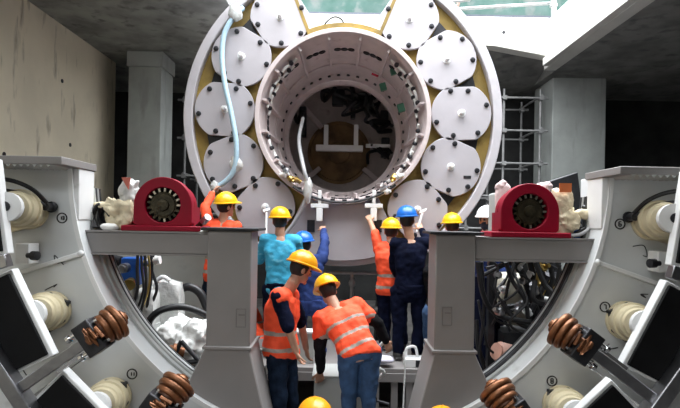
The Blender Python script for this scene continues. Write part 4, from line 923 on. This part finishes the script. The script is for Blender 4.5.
# bending man
Y = 4.75
E, _ = person('worker in orange vest and blue jeans bending forward', dict(head=D(328, 292, Y+.36), neck=D(333, 302, Y+.30), sl=D(321, 320, Y+.20), sr=D(356, 306, Y+.28), el=D(320, 347, Y+.16), al=D(320, 372, Y+.24), er=D(377, 322, Y+.30), ar=D(386, 342, Y+.38),
    hl=D(348, 356, Y), hr=D(371, 352, Y+.02), kl=D(349, 395, Y+.06), kr=D(368, 395, Y+.05), fl=D(350, 437, Y), fr=D(370, 437, Y)), M_yhat, shirt=M_black, vest=M_hivis, trousers=M_jeans, face=(-.25, .85, -.45), vest_sleeve=.55, bow=.03)
# orange vest reaching up to the right bracket
Y = 6.45
Fm, _ = person('worker in orange vest and yellow helmet reaching up to right bracket', dict(head=D(391, 232, Y+.04), neck=D(391, 242, Y), sl=D(379, 249, Y), sr=D(404, 249, Y), el=D(375, 234, Y+.05), al=D(370, 221, Y+.22), er=D(406, 268, Y+.08), ar=D(402, 272, Y+.30),
    hl=D(384, 290, Y), hr=D(400, 290, Y), kl=D(385, 320, Y), kr=D(401, 320, Y), fl=D(385, 343, Y), fr=D(402, 343, Y)), M_yhat, shirt=M_hivis, vest=M_hivis, trousers=M_navy, sleeve='short')
# navy worker with the blue helmet
Y = 6.0
G, _ = person('worker in dark navy coverall and bright blue helmet seen from behind', dict(head=D(407, 221, Y+.02), neck=D(409, 234, Y), sl=D(396, 244, Y), sr=D(425, 243, Y), el=D(394, 266, Y+.10), al=D(397, 275, Y+.34), er=D(430, 245, Y+.20), ar=D(421, 229, Y+.40),
    hl=D(399, 292, Y), hr=D(419, 292, Y), kl=D(399, 325, Y), kr=D(419, 325, Y), fl=D(398, 352, Y), fr=D(417, 352, Y)), M_bhat, shirt=M_navy, trousers=M_navy)
Y = 6.5
H, _ = person('worker in yellow helmet mostly hidden behind the right post', dict(head=D(452, 227, Y+.02), neck=D(453, 238, Y), sl=D(439, 244, Y), sr=D(467, 244, Y), el=D(436, 265, Y+.05), al=D(440, 262, Y+.3), er=D(470, 264, Y+.05), ar=D(466, 262, Y+.3),
    hl=D(444, 288, Y), hr=D(462, 288, Y), kl=D(444, 318, Y), kr=D(462, 318, Y), fl=D(444, 343, Y), fr=D(462, 343, Y)), M_yhat, shirt=M_navy, vest=M_hivis, trousers=M_navy)
Y = 6.0
I, _ = person('worker in white helmet and dark face mask behind the right cross beam', dict(head=D(487, 221, Y-.02), neck=D(487, 233, Y), sr=D(471, 243, Y), sl=D(502, 243, Y), er=D(468, 266, Y-.05), ar=D(472, 287, Y-.15), el=D(505, 266, Y-.05), al=D(502, 287, Y-.15),
    hr=D(477, 292, Y), hl=D(497, 292, Y), kr=D(477, 325, Y), kl=D(497, 325, Y), fr=D(477, 352, Y), fl=D(497, 352, Y)), M_what, shirt=M_cover, trousers=M_navy, face=(-.25, -1, 0), mask=True)
# dark-clad man half behind the right post
Y = 5.85
K, _ = person('worker in black jacket stooping half behind the right post', dict(head=D(449, 257, Y+.20), neck=D(446, 266, Y+.12), sl=D(430, 272, Y+.02), sr=D(458, 272, Y+.06), el=D(428, 292, Y+.12), al=D(430, 310, Y+.28), er=D(462, 296, Y+.1), ar=D(458, 312, Y+.25),
    hl=D(431, 312, Y-.05), hr=D(450, 312, Y-.05), kl=D(430, 337, Y+.12), kr=D(451, 337, Y+.12), fl=D(430, 353, Y), fr=D(450, 353, Y)), M_ohat, shirt=M_black, trousers=M_jeans, face=(.3, .8, -.3))
# squatting men
def squat(label, x, y, z0, yaw, hat, top, vest=None, trousers=M_djeans, low=0.0, shirt=M_navy):
    R = Matrix.Rotation(yaw, 3, 'Z'); k = 1-low
    def q(px, py, pz): v = R @ V((px, py, pz)); return V((x+v.x, y+v.y, z0+v.z))
    hh = top-.185-.03
    return person(label, dict(head=q(0, .24, hh), neck=q(0, .17, hh-.12), sl=q(-.18, .12, hh-.20), sr=q(.18, .12, hh-.20), el=q(-.24, .30, hh-.40), er=q(.24, .30, hh-.40), al=q(-.10, .48, hh-.34), ar=q(.10, .48, hh-.34),
        hl=q(-.10, -.12, .24*k+.02), hr=q(.10, -.12, .24*k+.02), kl=q(-.17, .26, .47*k+.02), kr=q(.17, .26, .47*k+.02), fl=q(-.15, .0+.12*low, .075), fr=q(.15, .0+.12*low, .075)), hat, shirt=shirt, vest=vest, trousers=trousers, face=(R @ V((0, 1, -.15))))
p = P(319, 393, 3.5); squat('crouching worker whose deep yellow helmet shows at the bottom edge, centre', p.x, 3.26, 0, .1, M_ohat, p.z, M_hivis)
p = P(431, 401, 3.4); squat('crouching worker whose helmet top barely shows at bottom edge, right of centre', p.x, 3.16, 0, -.3, M_ohat, p.z, None)
p = P(254, 282, 8.1); squat('crouching worker with orange helmet far back, upper of two left of turquoise worker', p.x, 7.9, 0, 1.2, M_ohat, p.z, M_hivis)
p = P(254, 303, 7.2); squat('crouching worker with yellow helmet far back, lower of two left of turquoise worker', p.x-.02, 7.25, 0, 1.0, M_yhat, p.z, M_hivis, low=.15)
# tools held by the men
def bar_tool(label, name, p0, p1, r, head=None, M=M_white):
    t = thing(name, label, 'tool', (V(p0)+V(p1))/2); m = MB(); m.cyl(p0, p1, r, n=12); m.build('shaft', M, t)
    if head: m = MB(); m.obox(p1, head, .045, (0, 1, 0), .02, (V(p1)-V(p0)), .02); m.build('head', M, t, bevel=.006)
bar_tool('pale ratchet bar held up by the turquoise worker', 'ratchet_bar', P(266, 240, 6.36), P(266.5, 210, 6.50), .014, (1, 0, .3))
bar_tool('pale wrench held up beside the bright blue helmet', 'wrench', P(417, 232, 6.42), P(423, 211, 6.48), .016, (1, 0, .4))

# ================================================================== LIGHT, WORLD, CAMERA
w = bpy.data.worlds.new('sky'); S.world = w; w.use_nodes = True
bg = w.node_tree.nodes['Background']; bg.inputs['Color'].default_value = (.93, .97, 1, 1); bg.inputs['Strength'].default_value = 9.0
def area(name, loc, sx, sy, e, rot=(0, 0, 0), col=(1, 1, 1), portal=False, spread=None):
    l = bpy.data.lights.new(name, 'AREA'); l.shape = 'RECTANGLE'; l.size = sx; l.size_y = sy; l.energy = e; l.color = col
    if spread: l.spread = spread
    o = bpy.data.objects.new(name, l); COL.objects.link(o); o.location = loc; o.rotation_euler = rot
    if portal: l.cycles.is_portal = True
    return o
wn = w.node_tree; tcw = wn.nodes.new('ShaderNodeTexCoord'); sx = wn.nodes.new('ShaderNodeSeparateXYZ'); wn.links.new(tcw.outputs['Generated'], sx.inputs[0])
mu = wn.nodes.new('ShaderNodeMath'); mu.operation = 'MULTIPLY'; wn.links.new(sx.outputs['Z'], mu.inputs[0]); wn.links.new(sx.outputs['Z'], mu.inputs[1])
ma = wn.nodes.new('ShaderNodeMath'); ma.operation = 'MULTIPLY_ADD'; wn.links.new(mu.outputs[0], ma.inputs[0]); ma.inputs[1].default_value = 10.0; ma.inputs[2].default_value = 4.2
wn.links.new(ma.outputs[0], bg.inputs['Strength'])     # overcast sky, brighter overhead
area('shaft_daylight', ((OPEN_L+OPEN_R)/2, (OPEN_N+OPEN_F)/2, 6.32), OPEN_R-OPEN_L, OPEN_F-OPEN_N, 1, portal=True)
area('rear_fill', (-2.7, -2.6, 6.32), 4.2, 4.8, 1, portal=True)  # unseen ceiling gap behind the camera, added to fill the front faces
cam = bpy.data.cameras.new('camera'); co = bpy.data.objects.new('camera', cam); COL.objects.link(co)
cam.sensor_fit = 'HORIZONTAL'; cam.sensor_width = 36; cam.lens = F*36/680
co.matrix_world = Matrix.Translation((0, 0, CZ)) @ Matrix.Rotation(PI/2, 4, 'X') @ Matrix.Rotation(ROLL, 4, 'Z')
cam.shift_x = 0; cam.shift_y = (222-204)/680; cam.clip_start = .05
S.camera = co
S.view_settings.view_transform = 'Standard'; S.view_settings.look = 'None'; S.view_settings.gamma = 1; S.view_settings.use_curve_mapping = False
S.view_settings.exposure = 0.2
